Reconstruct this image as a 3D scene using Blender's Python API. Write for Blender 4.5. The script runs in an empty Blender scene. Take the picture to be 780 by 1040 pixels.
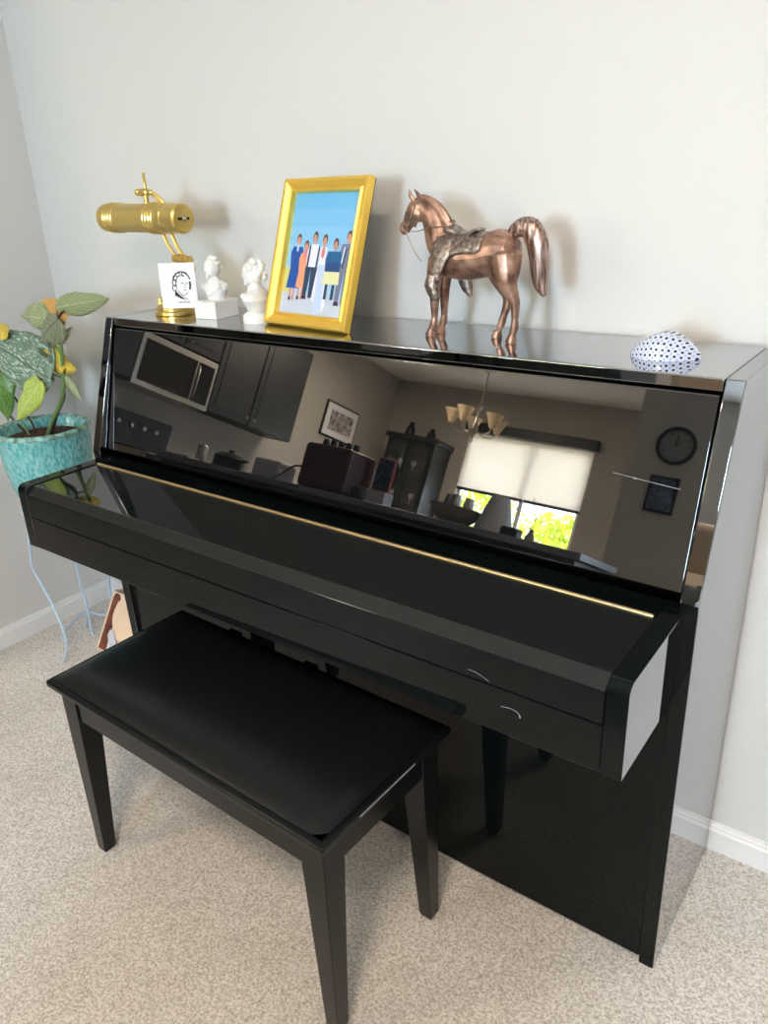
import bpy, bmesh, math, random
from mathutils import Vector, Matrix
random.seed(7)
S = bpy.context.scene
COL = S.collection
PI = math.pi

# ------------------------------------------------------------------ camera, world, lights, exposure
cd = bpy.data.cameras.new('camera'); cam = bpy.data.objects.new('camera', cd); COL.objects.link(cam)
CAM = Vector((0.2375, -1.4616, 1.3776))
yaw, pitch, roll = 0.6464, -0.3950, -0.0399
f_ = Vector((-math.sin(yaw)*math.cos(pitch), math.cos(yaw)*math.cos(pitch), math.sin(pitch)))
r0 = Vector((math.cos(yaw), math.sin(yaw), 0)); u0 = r0.cross(f_)
r_ = math.cos(roll)*r0 + math.sin(roll)*u0; u_ = -math.sin(roll)*r0 + math.cos(roll)*u0
R3 = Matrix((r_, u_, -f_)).transposed()
cam.matrix_world = Matrix.Translation(CAM) @ R3.to_4x4()
cd.sensor_fit = 'VERTICAL'; cd.sensor_height = 24.0; cd.lens = 24.0*793.73/1040.0
cd.clip_start = 0.02; cd.clip_end = 100
S.camera = cam
S.view_settings.view_transform = 'Standard'; S.view_settings.look = 'None'
S.view_settings.gamma = 1.0; S.view_settings.use_curve_mapping = False
S.view_settings.exposure = 0.2

w = bpy.data.worlds.new('sky'); S.world = w; w.use_nodes = True
bg = w.node_tree.nodes['Background']; bg.inputs[0].default_value = (0.80, 0.90, 1.0, 1); bg.inputs[1].default_value = 24.0

def area(name, loc, direction, sx, sy, power, color):
    l = bpy.data.lights.new(name, 'AREA'); l.shape = 'RECTANGLE'; l.size = sx; l.size_y = sy
    l.energy = power; l.color = color
    o = bpy.data.objects.new(name, l); COL.objects.link(o); o.location = loc
    o.rotation_euler = Vector(direction).to_track_quat('-Z', 'Y').to_euler(); return o
area('added_window_light', (0.0, -4.53, 1.52), (0, 1, 0), 0.56, 0.92, 62, (0.58, 0.79, 1.0))  # added area light in an unseen window, casts the wall shadows
area('kitchen_fill_light', (-3.5, -4.5, 2.46), (0, 0, -1), 0.5, 0.5, 85, (1.0, 0.84, 0.68))  # added warm fill for the kitchen side, no lamp known there
area('room_fill_light', (0.15, -2.0, 2.46), (0, 0, -1), 0.5, 0.5, 33, (1.0, 0.82, 0.64))  # added warm fill that lifts the carpet and walls
sl = bpy.data.lights.new('sun', 'SUN'); sl.energy = 16; sl.angle = 0.01; sl.color = (1, 0.96, 0.86)
so = bpy.data.objects.new('sun', sl); COL.objects.link(so); so.rotation_euler = Vector((-0.3, -1, -0.8)).to_track_quat('-Z', 'Y').to_euler()

# ------------------------------------------------------------------ materials
def srgb(r, g, b):
    f = lambda c: ((c/255)/12.92 if c/255 <= 0.04045 else (((c/255)+0.055)/1.055)**2.4)
    return (f(r), f(g), f(b), 1)
def mat(name, col, rough=0.5, metal=0.0, ior=1.5, coat=0.0):
    m = bpy.data.materials.new(name); m.use_nodes = True
    b = m.node_tree.nodes['Principled BSDF']
    b.inputs['Base Color'].default_value = col; b.inputs['Roughness'].default_value = rough
    b.inputs['Metallic'].default_value = metal; b.inputs['IOR'].default_value = ior
    b.inputs['Coat Weight'].default_value = coat
    return m
def N(m, t, **kw):
    n = m.node_tree.nodes.new(t)
    for k, v in kw.items():
        if hasattr(n, k): setattr(n, k, v)
        else: n.inputs[k].default_value = v
    return n
def L(m, a, ao, b, bi): m.node_tree.links.new(a.outputs[ao], b.inputs[bi])
def bsdf(m): return m.node_tree.nodes['Principled BSDF']
def noise_color(m, c1, c2, scale, detail=4, lo=0.35, hi=0.65, bump=0.0, dist=0.002, coords='Object', rough2=None):
    tc = N(m, 'ShaderNodeTexCoord'); n = N(m, 'ShaderNodeTexNoise'); n.inputs['Scale'].default_value = scale; n.inputs['Detail'].default_value = detail
    L(m, tc, coords, n, 'Vector')
    r = N(m, 'ShaderNodeValToRGB'); r.color_ramp.elements[0].position = lo; r.color_ramp.elements[1].position = hi
    r.color_ramp.elements[0].color = c1; r.color_ramp.elements[1].color = c2
    L(m, n, 'Fac', r, 'Fac'); L(m, r, 'Color', bsdf(m), 'Base Color')
    if bump:
        b = N(m, 'ShaderNodeBump'); b.inputs['Strength'].default_value = bump; b.inputs['Distance'].default_value = dist
        L(m, n, 'Fac', b, 'Height'); L(m, b, 'Normal', bsdf(m), 'Normal')
    return n
M = {}
M['wall'] = mat('wall_paint', srgb(220, 219, 216), 0.75)
def wall_bump(m):
    tc = N(m, 'ShaderNodeTexCoord'); n = N(m, 'ShaderNodeTexNoise'); n.inputs['Scale'].default_value = 90; n.inputs['Detail'].default_value = 3
    L(m, tc, 'Object', n, 'Vector'); b = N(m, 'ShaderNodeBump'); b.inputs['Strength'].default_value = 0.12; b.inputs['Distance'].default_value = 0.002
    L(m, n, 'Fac', b, 'Height'); L(m, b, 'Normal', bsdf(m), 'Normal')
wall_bump(M['wall'])
M['wall_shaded'] = mat('wall_paint_shaded', srgb(176, 170, 160), 0.8)  # same wall paint, with the shade of the far walls put into the colour
M['ceiling'] = mat('ceiling_paint', srgb(232, 228, 220), 0.9)
M['trim'] = mat('white_trim_paint', srgb(240, 240, 240), 0.35)
# carpet
m = mat('carpet_pile', srgb(190, 170, 150), 0.95); M['carpet'] = m
tc = N(m, 'ShaderNodeTexCoord')
v = N(m, 'ShaderNodeTexNoise'); v.inputs['Scale'].default_value = 210; v.inputs['Detail'].default_value = 4; v.inputs['Roughness'].default_value = 0.65
n2 = N(m, 'ShaderNodeTexNoise'); n2.inputs['Scale'].default_value = 5; n2.inputs['Detail'].default_value = 3
L(m, tc, 'Object', v, 'Vector'); L(m, tc, 'Object', n2, 'Vector')
rp = N(m, 'ShaderNodeValToRGB'); rp.color_ramp.elements[0].position = 0.34; rp.color_ramp.elements[1].position = 0.60
rp.color_ramp.elements[0].color = srgb(192, 181, 170); rp.color_ramp.elements[1].color = srgb(255, 251, 246)
L(m, v, 'Fac', rp, 'Fac')
mx = N(m, 'ShaderNodeMix', data_type='RGBA', blend_type='MULTIPLY'); mx.inputs[0].default_value = 1.0
r2 = N(m, 'ShaderNodeValToRGB'); r2.color_ramp.elements[0].position = 0.3; r2.color_ramp.elements[1].position = 0.7
r2.color_ramp.elements[0].color = (0.88, 0.87, 0.86, 1); r2.color_ramp.elements[1].color = (1, 1, 1, 1)
L(m, n2, 'Fac', r2, 'Fac'); L(m, rp, 'Color', mx, 6); L(m, r2, 'Color', mx, 7); L(m, mx, 2, bsdf(m), 'Base Color')
bp = N(m, 'ShaderNodeBump'); bp.inputs['Strength'].default_value = 0.8; bp.inputs['Distance'].default_value = 0.004
L(m, v, 'Fac', bp, 'Height'); L(m, bp, 'Normal', bsdf(m), 'Normal')

M['black'] = mat('black_lacquer', (0.004, 0.006, 0.0065, 1), 0.035, 0, 1.28)
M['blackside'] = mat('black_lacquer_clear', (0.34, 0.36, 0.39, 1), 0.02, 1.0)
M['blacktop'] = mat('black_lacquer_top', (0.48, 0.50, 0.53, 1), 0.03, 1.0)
M['lid'] = mat('black_lacquer_lid', (0.004, 0.006, 0.0065, 1), 0.04, 0, 1.7)
M['panel'] = mat('black_mirror_lacquer', (0.004, 0.0045, 0.005, 1), 0.012, 0, 2.3)
M['satin'] = mat('black_satin', (0.006, 0.0075, 0.008, 1), 0.25, 0, 1.33)
M['leather'] = mat('black_vinyl', (0.005, 0.006, 0.007, 1), 0.33, 0, 1.4)
M['dark_gap'] = mat('dark_gap', (0.002, 0.002, 0.002, 1), 0.8)
M['brass'] = mat('brass', srgb(226, 196, 118), 0.3, 0.85)
M['hinge'] = mat('hinge_brass', srgb(225, 200, 150), 0.3, 1.0)
M['gold'] = mat('gilt_frame', srgb(255, 214, 100), 0.34, 0.7)
M['white'] = mat('white_plaster', srgb(238, 238, 236), 0.55)
M['paper'] = mat('white_paper', srgb(238, 238, 242), 0.7)
M['ink'] = mat('ink', srgb(50, 52, 62), 0.7)
M['inklight'] = mat('grey_ink', srgb(150, 148, 165), 0.7)
M['bronze'] = mat('bronze', srgb(150, 100, 80), 0.38, 0.82)
noise_color(M['bronze'], srgb(120, 92, 80), srgb(206, 166, 146), 38, 5, 0.35, 0.68, 0.3, 0.002)
M['pewter'] = mat('worn_pewter', srgb(140, 125, 115), 0.38, 0.9)
noise_color(M['pewter'], srgb(116, 102, 94), srgb(186, 172, 162), 120, 5, 0.35, 0.65, 0.8, 0.003)
M['tailm'] = mat('tail_bronze', srgb(150, 110, 95), 0.35, 0.95)
def streaks(m, c1, c2, sc=(220, 220, 12)):
    tc = N(m, 'ShaderNodeTexCoord'); mp = N(m, 'ShaderNodeMapping'); mp.inputs['Scale'].default_value = sc
    n = N(m, 'ShaderNodeTexNoise'); n.inputs['Scale'].default_value = 1.0; n.inputs['Detail'].default_value = 3
    L(m, tc, 'Object', mp, 'Vector'); L(m, mp, 'Vector', n, 'Vector')
    r = N(m, 'ShaderNodeValToRGB'); r.color_ramp.elements[0].position = 0.38; r.color_ramp.elements[1].position = 0.62
    r.color_ramp.elements[0].color = c1; r.color_ramp.elements[1].color = c2
    L(m, n, 'Fac', r, 'Fac'); L(m, r, 'Color', bsdf(m), 'Base Color')
    b = N(m, 'ShaderNodeBump'); b.inputs['Strength'].default_value = 0.7; b.inputs['Distance'].default_value = 0.002
    L(m, n, 'Fac', b, 'Height'); L(m, b, 'Normal', bsdf(m), 'Normal')
streaks(M['tailm'], srgb(112, 88, 80), srgb(206, 180, 170), (260, 260, 18))
# glazed pot
m = mat('teal_glaze', srgb(90, 185, 180), 0.18, 0, 1.5, 0.3); M['glaze'] = m
streaks(m, srgb(80, 168, 168), srgb(146, 206, 204), (150, 150, 60))
M['rim'] = mat('glaze_rim', srgb(120, 165, 150), 0.25); noise_color(M['rim'], srgb(90, 110, 90), srgb(150, 205, 195), 60, 4)
M['soil'] = mat('potting_soil', srgb(50, 32, 24), 0.95); noise_color(M['soil'], srgb(24, 14, 10), srgb(96, 60, 42), 90, 4, bump=1.0, dist=0.01)
M['standblue'] = mat('pale_blue_metal', srgb(190, 210, 230), 0.4)
def leafmat(name, base, vein, spot=None, spot_amt=0.0, rough=0.38):
    m = mat(name, base, rough); b = bsdf(m)
    uv = N(m, 'ShaderNodeUVMap'); sp = N(m, 'ShaderNodeSeparateXYZ'); L(m, uv, 'UV', sp, 'Vector')
    # slanting side veins : frac((u - |v|*0.5)*7)
    ab = N(m, 'ShaderNodeMath', operation='ABSOLUTE'); L(m, sp, 'Y', ab, 0)
    ml = N(m, 'ShaderNodeMath', operation='MULTIPLY'); ml.inputs[1].default_value = 0.55; L(m, ab, 0, ml, 0)
    sb = N(m, 'ShaderNodeMath', operation='SUBTRACT'); L(m, sp, 'X', sb, 0); L(m, ml, 0, sb, 1)
    m7 = N(m, 'ShaderNodeMath', operation='MULTIPLY'); m7.inputs[1].default_value = 6.5; L(m, sb, 0, m7, 0)
    pp = N(m, 'ShaderNodeMath', operation='PINGPONG'); pp.inputs[1].default_value = 0.5; L(m, m7, 0, pp, 0)
    lt = N(m, 'ShaderNodeMath', operation='LESS_THAN'); lt.inputs[1].default_value = 0.07; L(m, pp, 0, lt, 0)
    mid = N(m, 'ShaderNodeMath', operation='LESS_THAN'); mid.inputs[1].default_value = 0.05; L(m, ab, 0, mid, 0)
    mxx = N(m, 'ShaderNodeMath', operation='MAXIMUM'); L(m, lt, 0, mxx, 0); L(m, mid, 0, mxx, 1)
    nz = N(m, 'ShaderNodeTexNoise'); nz.inputs['Scale'].default_value = 6; L(m, uv, 'UV', nz, 'Vector')
    c0 = N(m, 'ShaderNodeMix', data_type='RGBA'); c0.inputs[6].default_value = tuple(x*0.62 for x in base[:3])+(1,); c0.inputs[7].default_value = tuple(min(1, x*1.35) for x in base[:3])+(1,)
    L(m, nz, 'Fac', c0, 0)
    last = c0
    if spot:
        vo = N(m, 'ShaderNodeTexVoronoi'); vo.inputs['Scale'].default_value = 15; L(m, uv, 'UV', vo, 'Vector')
        l2 = N(m, 'ShaderNodeMath', operation='LESS_THAN'); l2.inputs[1].default_value = spot_amt; L(m, vo, 'Distance', l2, 0)
        c1 = N(m, 'ShaderNodeMix', data_type='RGBA'); c1.inputs[7].default_value = spot; L(m, last, 2, c1, 6); L(m, l2, 0, c1, 0); last = c1
    mv = N(m, 'ShaderNodeMath', operation='MULTIPLY'); mv.inputs[1].default_value = 0.75; L(m, mxx, 0, mv, 0)
    c2 = N(m, 'ShaderNodeMix', data_type='RGBA'); c2.inputs[7].default_value = vein; L(m, last, 2, c2, 6); L(m, mv, 0, c2, 0)
    L(m, c2, 2, b, 'Base Color')
    bpn = N(m, 'ShaderNodeBump'); bpn.inputs['Strength'].default_value = 0.5; bpn.inputs['Distance'].default_value = 0.003; bpn.invert = True
    L(m, mxx, 0, bpn, 'Height'); L(m, bpn, 'Normal', b, 'Normal')
    b.inputs['Subsurface Weight'].default_value = 0.0
    return m
M['leaf_silver'] = leafmat('leaf_silver_dark', srgb(108, 136, 116), srgb(70, 96, 76), srgb(196, 212, 202), 0.36)
M['leaf_green'] = leafmat('leaf_green', srgb(76, 120, 40), srgb(130, 160, 80), srgb(200, 215, 170), 0.16)
M['leaf_pale'] = leafmat('leaf_pale_green', srgb(146, 158, 112), srgb(196, 200, 160))
M['leaf_lime'] = leafmat('leaf_lime', srgb(168, 192, 84), srgb(206, 214, 130), srgb(222, 226, 180), 0.2)
M['leaf_grey'] = leafmat('leaf_grey_green', srgb(126, 134, 106), srgb(70, 70, 56), srgb(170, 172, 150), 0.2)
M['leaf_yellow'] = leafmat('leaf_yellow', srgb(200, 176, 60), srgb(226, 206, 110))
M['leaf_orange'] = leafmat('leaf_orange', srgb(204, 160, 88), srgb(170, 110, 50))
M['stem'] = mat('stem_green', srgb(110, 140, 80), 0.45)
M['stem_dark'] = mat('stem_brown', srgb(74, 52, 44), 0.5)
M['palewood'] = mat('pale_wood', srgb(240, 214, 184), 0.5); noise_color(M['palewood'], srgb(228, 198, 164), srgb(246, 222, 194), 18, 3)
M['brownwood'] = mat('dark_brown_wood', srgb(116, 58, 36), 0.4); noise_color(M['brownwood'], srgb(80, 34, 20), srgb(138, 74, 46), 30, 4)
M['tanwood'] = mat('tan_wood', srgb(244, 214, 182), 0.5)
M['greyp'] = mat('pale_grey_enamel', srgb(206, 206, 214), 0.5)
M['scratch'] = mat('scratch_mark', srgb(150, 152, 158), 0.5)
# patterned paperweight
m = mat('blue_speckled_porcelain', srgb(232, 236, 248), 0.15, 0, 1.5, 0.5); M['dome'] = m
uv = N(m, 'ShaderNodeUVMap'); vo = N(m, 'ShaderNodeTexVoronoi'); vo.voronoi_dimensions = '2D'; vo.inputs['Scale'].default_value = 1.0; vo.inputs['Randomness'].default_value = 0.12
L(m, uv, 'UV', vo, 'Vector'); rr = N(m, 'ShaderNodeValToRGB')
rr.color_ramp.elements[0].position = 0.20; rr.color_ramp.elements[0].color = srgb(38, 46, 88)
rr.color_ramp.elements[1].position = 0.30; rr.color_ramp.elements[1].color = srgb(232, 236, 248)
e = rr.color_ramp.elements.new(0.42); e.color = srgb(222, 228, 246)
e = rr.color_ramp.elements.new(0.58); e.color = srgb(176, 188, 224)
L(m, vo, 'Distance', rr, 'Fac'); L(m, rr, 'Color', bsdf(m), 'Base Color')
# room behind
M['cabinet'] = mat('dark_cabinet_paint', srgb(26, 30, 30), 0.45)
M['counter'] = mat('grey_laminate', srgb(120, 122, 124), 0.3)
M['steel'] = mat('brushed_steel', srgb(196, 190, 182), 0.32, 1.0)
M['glassblack'] = mat('black_glass', (0.01, 0.011, 0.013, 1), 0.05, 0, 1.8)
M['appl_black'] = mat('black_plastic', srgb(24, 24, 26), 0.4)
M['appl_red'] = mat('dark_red_enamel', srgb(70, 16, 22), 0.35)
M['redtrim'] = mat('red_trim', srgb(190, 60, 70), 0.4)
M['artgrey'] = mat('grey_print', srgb(150, 146, 138), 0.6); noise_color(M['artgrey'], srgb(90, 86, 80), srgb(206, 200, 190), 22, 4)
M['artblue'] = mat('dark_blue_print', srgb(40, 52, 72), 0.25); noise_color(M['artblue'], srgb(20, 26, 38), srgb(90, 112, 150), 26, 3)
M['blind'] = mat('roller_blind_cloth', srgb(248, 244, 238), 0.85)
def translucent(m, col, f):
    nt = m.node_tree; out = [n for n in nt.nodes if n.type == 'OUTPUT_MATERIAL'][0]
    t = N(m, 'ShaderNodeBsdfTranslucent'); t.inputs[0].default_value = col
    mxs = N(m, 'ShaderNodeMixShader'); mxs.inputs[0].default_value = f
    L(m, bsdf(m), 'BSDF', mxs, 1); L(m, t, 'BSDF', mxs, 2); L(m, mxs, 'Shader', out, 'Surface')
translucent(M['blind'], srgb(255, 248, 240), 0.6)
M['shade'] = mat('frosted_amber_glass', srgb(226, 210, 176), 0.4); translucent(M['shade'], srgb(235, 215, 175), 0.4)
m = mat('window_glass', (1, 1, 1, 1), 0.0, 0, 1.45); M['glass'] = m
nt = m.node_tree; out = [n for n in nt.nodes if n.type == 'OUTPUT_MATERIAL'][0]
tr = N(m, 'ShaderNodeBsdfTransparent'); gl = N(m, 'ShaderNodeBsdfGlossy'); gl.inputs['Roughness'].default_value = 0.0
ms = N(m, 'ShaderNodeMixShader'); ms.inputs[0].default_value = 0.04
L(m, tr, 'BSDF', ms, 1); L(m, gl, 'BSDF', ms, 2); L(m, ms, 'Shader', out, 'Surface')
m = M['glass'].copy(); m.name = 'picture_glass'; M['glass_thin'] = m; [n for n in m.node_tree.nodes if n.type == 'MIX_SHADER'][0].inputs[0].default_value = 0.012
M['foliage'] = mat('sunny_foliage', srgb(190, 205, 60), 0.6); noise_color(M['foliage'], srgb(110, 140, 30), srgb(220, 230, 90), 6, 5)
translucent(M['foliage'], srgb(210, 225, 70), 0.35)
M['bark'] = mat('bark', srgb(90, 74, 58), 0.9)
M['grass'] = mat('pale_paving', srgb(200, 190, 176), 0.9)
M['sofa'] = mat('beige_upholstery', srgb(176, 158, 136), 0.95)
M['bowl'] = mat('stone_bowl', srgb(150, 140, 132), 0.5)
M['clockface'] = mat('clock_face', srgb(120, 118, 116), 0.5)
M['fill_glow'] = mat('fill_lamp_glass', srgb(250, 240, 220), 0.4)  # glowing cover of the added fill lamps
bsdf(M['fill_glow']).inputs['Emission Color'].default_value = (1, 0.88, 0.7, 1); bsdf(M['fill_glow']).inputs['Emission Strength'].default_value = 4.0
# photo print colours
def flat(name, r, g, b): M[name] = mat(name, srgb(r, g, b), 0.7)
m = mat('print_sky', srgb(130, 195, 240), 0.7); M['p_sky'] = m
flat('p_ground', 196, 206, 224); flat('p_blue', 22, 82, 168); flat('p_skin', 214, 150, 130); flat('p_hair', 84, 58, 50); flat('p_orange', 240, 160, 120)
flat('p_white', 236, 236, 246); flat('p_navy', 44, 66, 96); flat('p_vest', 24, 98, 150); flat('p_dkblue', 36, 72, 130); flat('p_cream', 226, 226, 176)
flat('p_grey', 120, 128, 156); flat('p_shoe', 60, 50, 60); flat('p_field', 206, 206, 130); flat('p_pale', 196, 214, 242); flat('p_pink', 224, 130, 140); flat('p_tie', 40, 60, 100)

for k in range(6): flat('p_sky%d' % k, 172-k*12, 212-k*5, 240-k*1)
# ------------------------------------------------------------------ mesh builder
class MB:
    def __init__(s): s.v = []; s.f = []; s.mi = []; s.uv = {}; s.m = 0
    def add(s, vs, fs, uvs=None):
        b = len(s.v); s.v += [Vector(x) for x in vs]
        for f in fs: s.f.append([b+i for i in f]); s.mi.append(s.m)
        if uvs:
            for i, u in enumerate(uvs): s.uv[b+i] = u
        return s
    def mat(s, i): s.m = i; return s
    def box(s, x0, x1, y0, y1, z0, z1, X=None):
        vs = [Vector((x, y, z)) for z in (z0, z1) for y in (y0, y1) for x in (x0, x1)]
        if X: vs = [X @ q for q in vs]
        return s.add(vs, [(0,2,3,1), (4,5,7,6), (0,1,5,4), (2,6,7,3), (0,4,6,2), (1,3,7,5)])
    def prism(s, poly, fn, a, b):      # poly in 2d, fn(u,v,t)->3d, extruded from t=a to t=b
        n = len(poly); vs = [fn(u, v, a) for u, v in poly] + [fn(u, v, b) for u, v in poly]
        fs = [tuple(range(n))[::-1], tuple(range(n, 2*n))] + [(i, (i+1) % n, n+(i+1) % n, n+i) for i in range(n)]
        return s.add(vs, fs)
    def lathe(s, prof, c, axis=(0,0,1), seg=32, xdir=None, sx=1.0, sy=1.0, close=True):
        ax = Vector(axis).normalized(); xd = Vector(xdir) if xdir else (Vector((1,0,0)) if abs(ax.x) < 0.9 else Vector((0,1,0)))
        xd = (xd - ax*xd.dot(ax)).normalized(); yd = ax.cross(xd); c = Vector(c); vs = []; fs = []
        for r, h in prof:
            for i in range(seg):
                a = 2*PI*i/seg; vs.append(c + ax*h + xd*(r*math.cos(a)*sx) + yd*(r*math.sin(a)*sy))
        for k in range(len(prof)-1):
            for i in range(seg):
                j = (i+1) % seg; fs.append((k*seg+i, k*seg+j, (k+1)*seg+j, (k+1)*seg+i))
        if close:
            fs.append(tuple(range(seg))[::-1]); fs.append(tuple(range((len(prof)-1)*seg, len(prof)*seg)))
        return s.add(vs, fs)
    def tube(s, pts, rad, seg=10, up=(0,1,0), squash=1.0, cap=True):
        pts = [Vector(p) for p in pts]; n = len(pts)
        if not isinstance(rad, (list, tuple)): rad = [rad]*n
        vs = []; fs = []; prev = None
        for k, p in enumerate(pts):
            t = (pts[min(k+1, n-1)] - pts[max(k-1, 0)]).normalized()
            u = Vector(up) if prev is None else prev
            u = u - t*u.dot(t)
            if u.length < 1e-4: u = Vector((0.3, 0.2, 1)) - t*Vector((0.3, 0.2, 1)).dot(t)
            u.normalize(); prev = u; w_ = t.cross(u)
            r = rad[k]; ra, rb = (r if isinstance(r, (list, tuple)) else (r, r*squash))
            for i in range(seg):
                a = 2*PI*i/seg; vs.append(p + u*(rb*math.cos(a)) + w_*(ra*math.sin(a)))
        for k in range(n-1):
            for i in range(seg):
                j = (i+1) % seg; fs.append((k*seg+i, k*seg+j, (k+1)*seg+j, (k+1)*seg+i))
        if cap: fs.append(tuple(range(seg))[::-1]); fs.append(tuple(range((n-1)*seg, n*seg)))
        return s.add(vs, fs)
    def ball(s, c, r, seg=16, rings=10, sc=(1,1,1), X=None):
        c = Vector(c); vs = []; fs = []
        for k in range(rings+1):
            th = PI*k/rings
            for i in range(seg):
                a = 2*PI*i/seg; q = Vector((math.sin(th)*math.cos(a)*r*sc[0], math.sin(th)*math.sin(a)*r*sc[1], math.cos(th)*r*sc[2]))
                if X: q = X @ q
                vs.append(c+q)
        for k in range(rings):
            for i in range(seg):
                j = (i+1) % seg; fs.append((k*seg+i, (k+1)*seg+i, (k+1)*seg+j, k*seg+j))
        return s.add(vs, fs)
    def build(s, name, mats, parent=None, org=None, bevel=0, smooth=35, remesh=0, solid=0, subsurf=0, segs=2):
        if not isinstance(mats, (list, tuple)): mats = [mats]
        if parent is not None: o3 = Vector(parent.get('_o', (0,0,0)))
        elif org is not None: o3 = Vector(org)
        else:
            xs = [v.x for v in s.v]; ys = [v.y for v in s.v]; zs = [v.z for v in s.v]
            o3 = Vector(((min(xs)+max(xs))/2, (min(ys)+max(ys))/2, min(zs)))
        me = bpy.data.meshes.new(name); me.from_pydata([v-o3 for v in s.v], [], s.f)
        for mt in mats: me.materials.append(M[mt] if isinstance(mt, str) else mt)
        me.polygons.foreach_set('material_index', s.mi)
        if s.uv:
            ul = me.uv_layers.new(name='UVMap')
            for lp in me.loops: ul.data[lp.index].uv = s.uv.get(lp.vertex_index, (0, 0))
        bm = bmesh.new(); bm.from_mesh(me); bmesh.ops.remove_doubles(bm, verts=bm.verts, dist=1e-6)
        bmesh.ops.recalc_face_normals(bm, faces=bm.faces); bm.to_mesh(me); bm.free()
        if smooth:
            me.polygons.foreach_set('use_smooth', [True]*len(me.polygons))
            if not remesh: me.set_sharp_from_angle(angle=math.radians(smooth))
        ob = bpy.data.objects.new(name, me); COL.objects.link(ob)
        ob['_o'] = (o3.x, o3.y, o3.z)
        if parent is not None: ob.parent = parent
        else: ob.location = o3
        if remesh:
            md = ob.modifiers.new('remesh', 'REMESH'); md.mode = 'VOXEL'; md.voxel_size = remesh; md.use_smooth_shade = True
            sm = ob.modifiers.new('smooth', 'SMOOTH'); sm.factor = 0.5; sm.iterations = 4
        if solid: md = ob.modifiers.new('thickness', 'SOLIDIFY'); md.thickness = solid; md.offset = 0
        if bevel:
            md = ob.modifiers.new('bevel', 'BEVEL'); md.width = bevel; md.segments = segs; md.limit_method = 'ANGLE'; md.angle_limit = math.radians(32); md.harden_normals = True
        if subsurf: md = ob.modifiers.new('subsurf', 'SUBSURF'); md.levels = subsurf; md.render_levels = subsurf
        return ob
def thing(name, label, cat, loc, group=None):
    o = bpy.data.objects.new(name, None); COL.objects.link(o); o.location = loc; o['_o'] = tuple(loc); o.empty_display_size = 0.05
    o['label'] = label; o['category'] = cat
    if group: o['group'] = group
    return o
def tag(o, label, cat, group=None, kind=None):
    o['label'] = label; o['category'] = cat
    if group: o['group'] = group
    if kind: o['kind'] = kind
    return o
def struct(o): o['kind'] = 'structure'; return o
def B(*a): return MB().box(*a)
YZ = lambda u, v, t: Vector((t, u, v))        # profile in y,z extruded along x
XY = lambda u, v, t: Vector((u, v, t))
XZ = lambda u, v, t: Vector((u, t, v))
def smoothpts(pts, n=4):
    P = [Vector(p) for p in pts]; out = []
    for i in range(len(P)-1):
        p0 = P[max(i-1, 0)]; p1 = P[i]; p2 = P[i+1]; p3 = P[min(i+2, len(P)-1)]
        for k in range(n):
            t = k/n; out.append(0.5*((2*p1) + (p2-p0)*t + (2*p0-5*p1+4*p2-p3)*t*t + (3*p1-p0-3*p2+p3)*t**3))
    out.append(P[-1]); return out
def smoothr(r, n=4):
    out = []
    if any(isinstance(q, (tuple, list)) for q in r): r = [q if isinstance(q, (tuple, list)) else (q, q) for q in r]
    for i in range(len(r)-1):
        for k in range(n):
            t = k/n
            if isinstance(r[i], (tuple, list)): out.append(tuple(r[i][j]*(1-t)+r[i+1][j]*t for j in range(2)))
            else: out.append(r[i]*(1-t)+r[i+1]*t)
    out.append(r[-1]); return out

# ------------------------------------------------------------------ the room
CZ = 2.55
XL, XK, XR, YF, YJ, XJ = -2.155, -4.75, 2.2, -6.2, -4.5, -1.5
struct(B(XK-.1, XR+.1, YF-.1, 0.1, -0.06, 0).build('floor', 'carpet'))
struct(B(XK-.1, XR+.1, YF-.1, 0.1, CZ, CZ+.06).build('ceiling', 'ceiling'))
struct(B(XL-.1, XR+.1, 0, 0.1, 0, CZ).build('wall_back', 'wall', bevel=0))
struct(B(XL-.1, XL, -0.72, 0, 0, CZ).build('wall_left', 'wall'))
struct(B(XK-.1, XL-.1, -0.72, -0.62, 0, CZ).build('wall_kitchen_end', 'wall_shaded'))
struct(B(XK-.1, XK, YF, -0.72, 0, CZ).build('wall_kitchen', 'wall_shaded'))
struct(B(XR, XR+.1, YJ-.1, 0, 0, CZ).build('wall_right', 'wall_shaded'))
WX0, WX1, WZ0, WZ1 = -3.72, -2.37, 0.75, 2.10
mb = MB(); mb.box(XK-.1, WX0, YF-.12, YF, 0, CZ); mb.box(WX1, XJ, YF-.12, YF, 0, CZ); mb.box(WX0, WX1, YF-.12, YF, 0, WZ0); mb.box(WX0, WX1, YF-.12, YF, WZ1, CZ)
struct(mb.build('wall_far', 'wall_shaded'))
struct(B(XJ, XJ+.12, YF, YJ-.12, 0, CZ).build('wall_passage', 'wall_shaded'))
VX0, VX1, VZ0, VZ1 = -0.32, 0.32, 1.02, 2.02
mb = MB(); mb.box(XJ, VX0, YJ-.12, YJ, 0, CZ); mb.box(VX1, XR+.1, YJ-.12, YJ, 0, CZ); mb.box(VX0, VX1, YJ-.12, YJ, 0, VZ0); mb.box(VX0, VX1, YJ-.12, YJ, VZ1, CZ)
struct(mb.build('wall_behind', 'wall_shaded'))
def baseboard(name, fn, a, b):
    prof = [(0, 0), (0.012, 0), (0.012, 0.048), (0.0135, 0.049), (0.0135, 0.053), (0.009, 0.058), (0.009, 0.062), (0.006, 0.065), (0.006, 0.068), (0.0, 0.070)]
    struct(MB().prism(prof, fn, a, b).build(name, 'trim', smooth=20))
baseboard('baseboard_back', lambda u, v, t: Vector((t, -u, v)), XL, XR)
baseboard('baseboard_left', lambda u, v, t: Vector((XL+u, t, v)), -0.72, 0.0)
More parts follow.
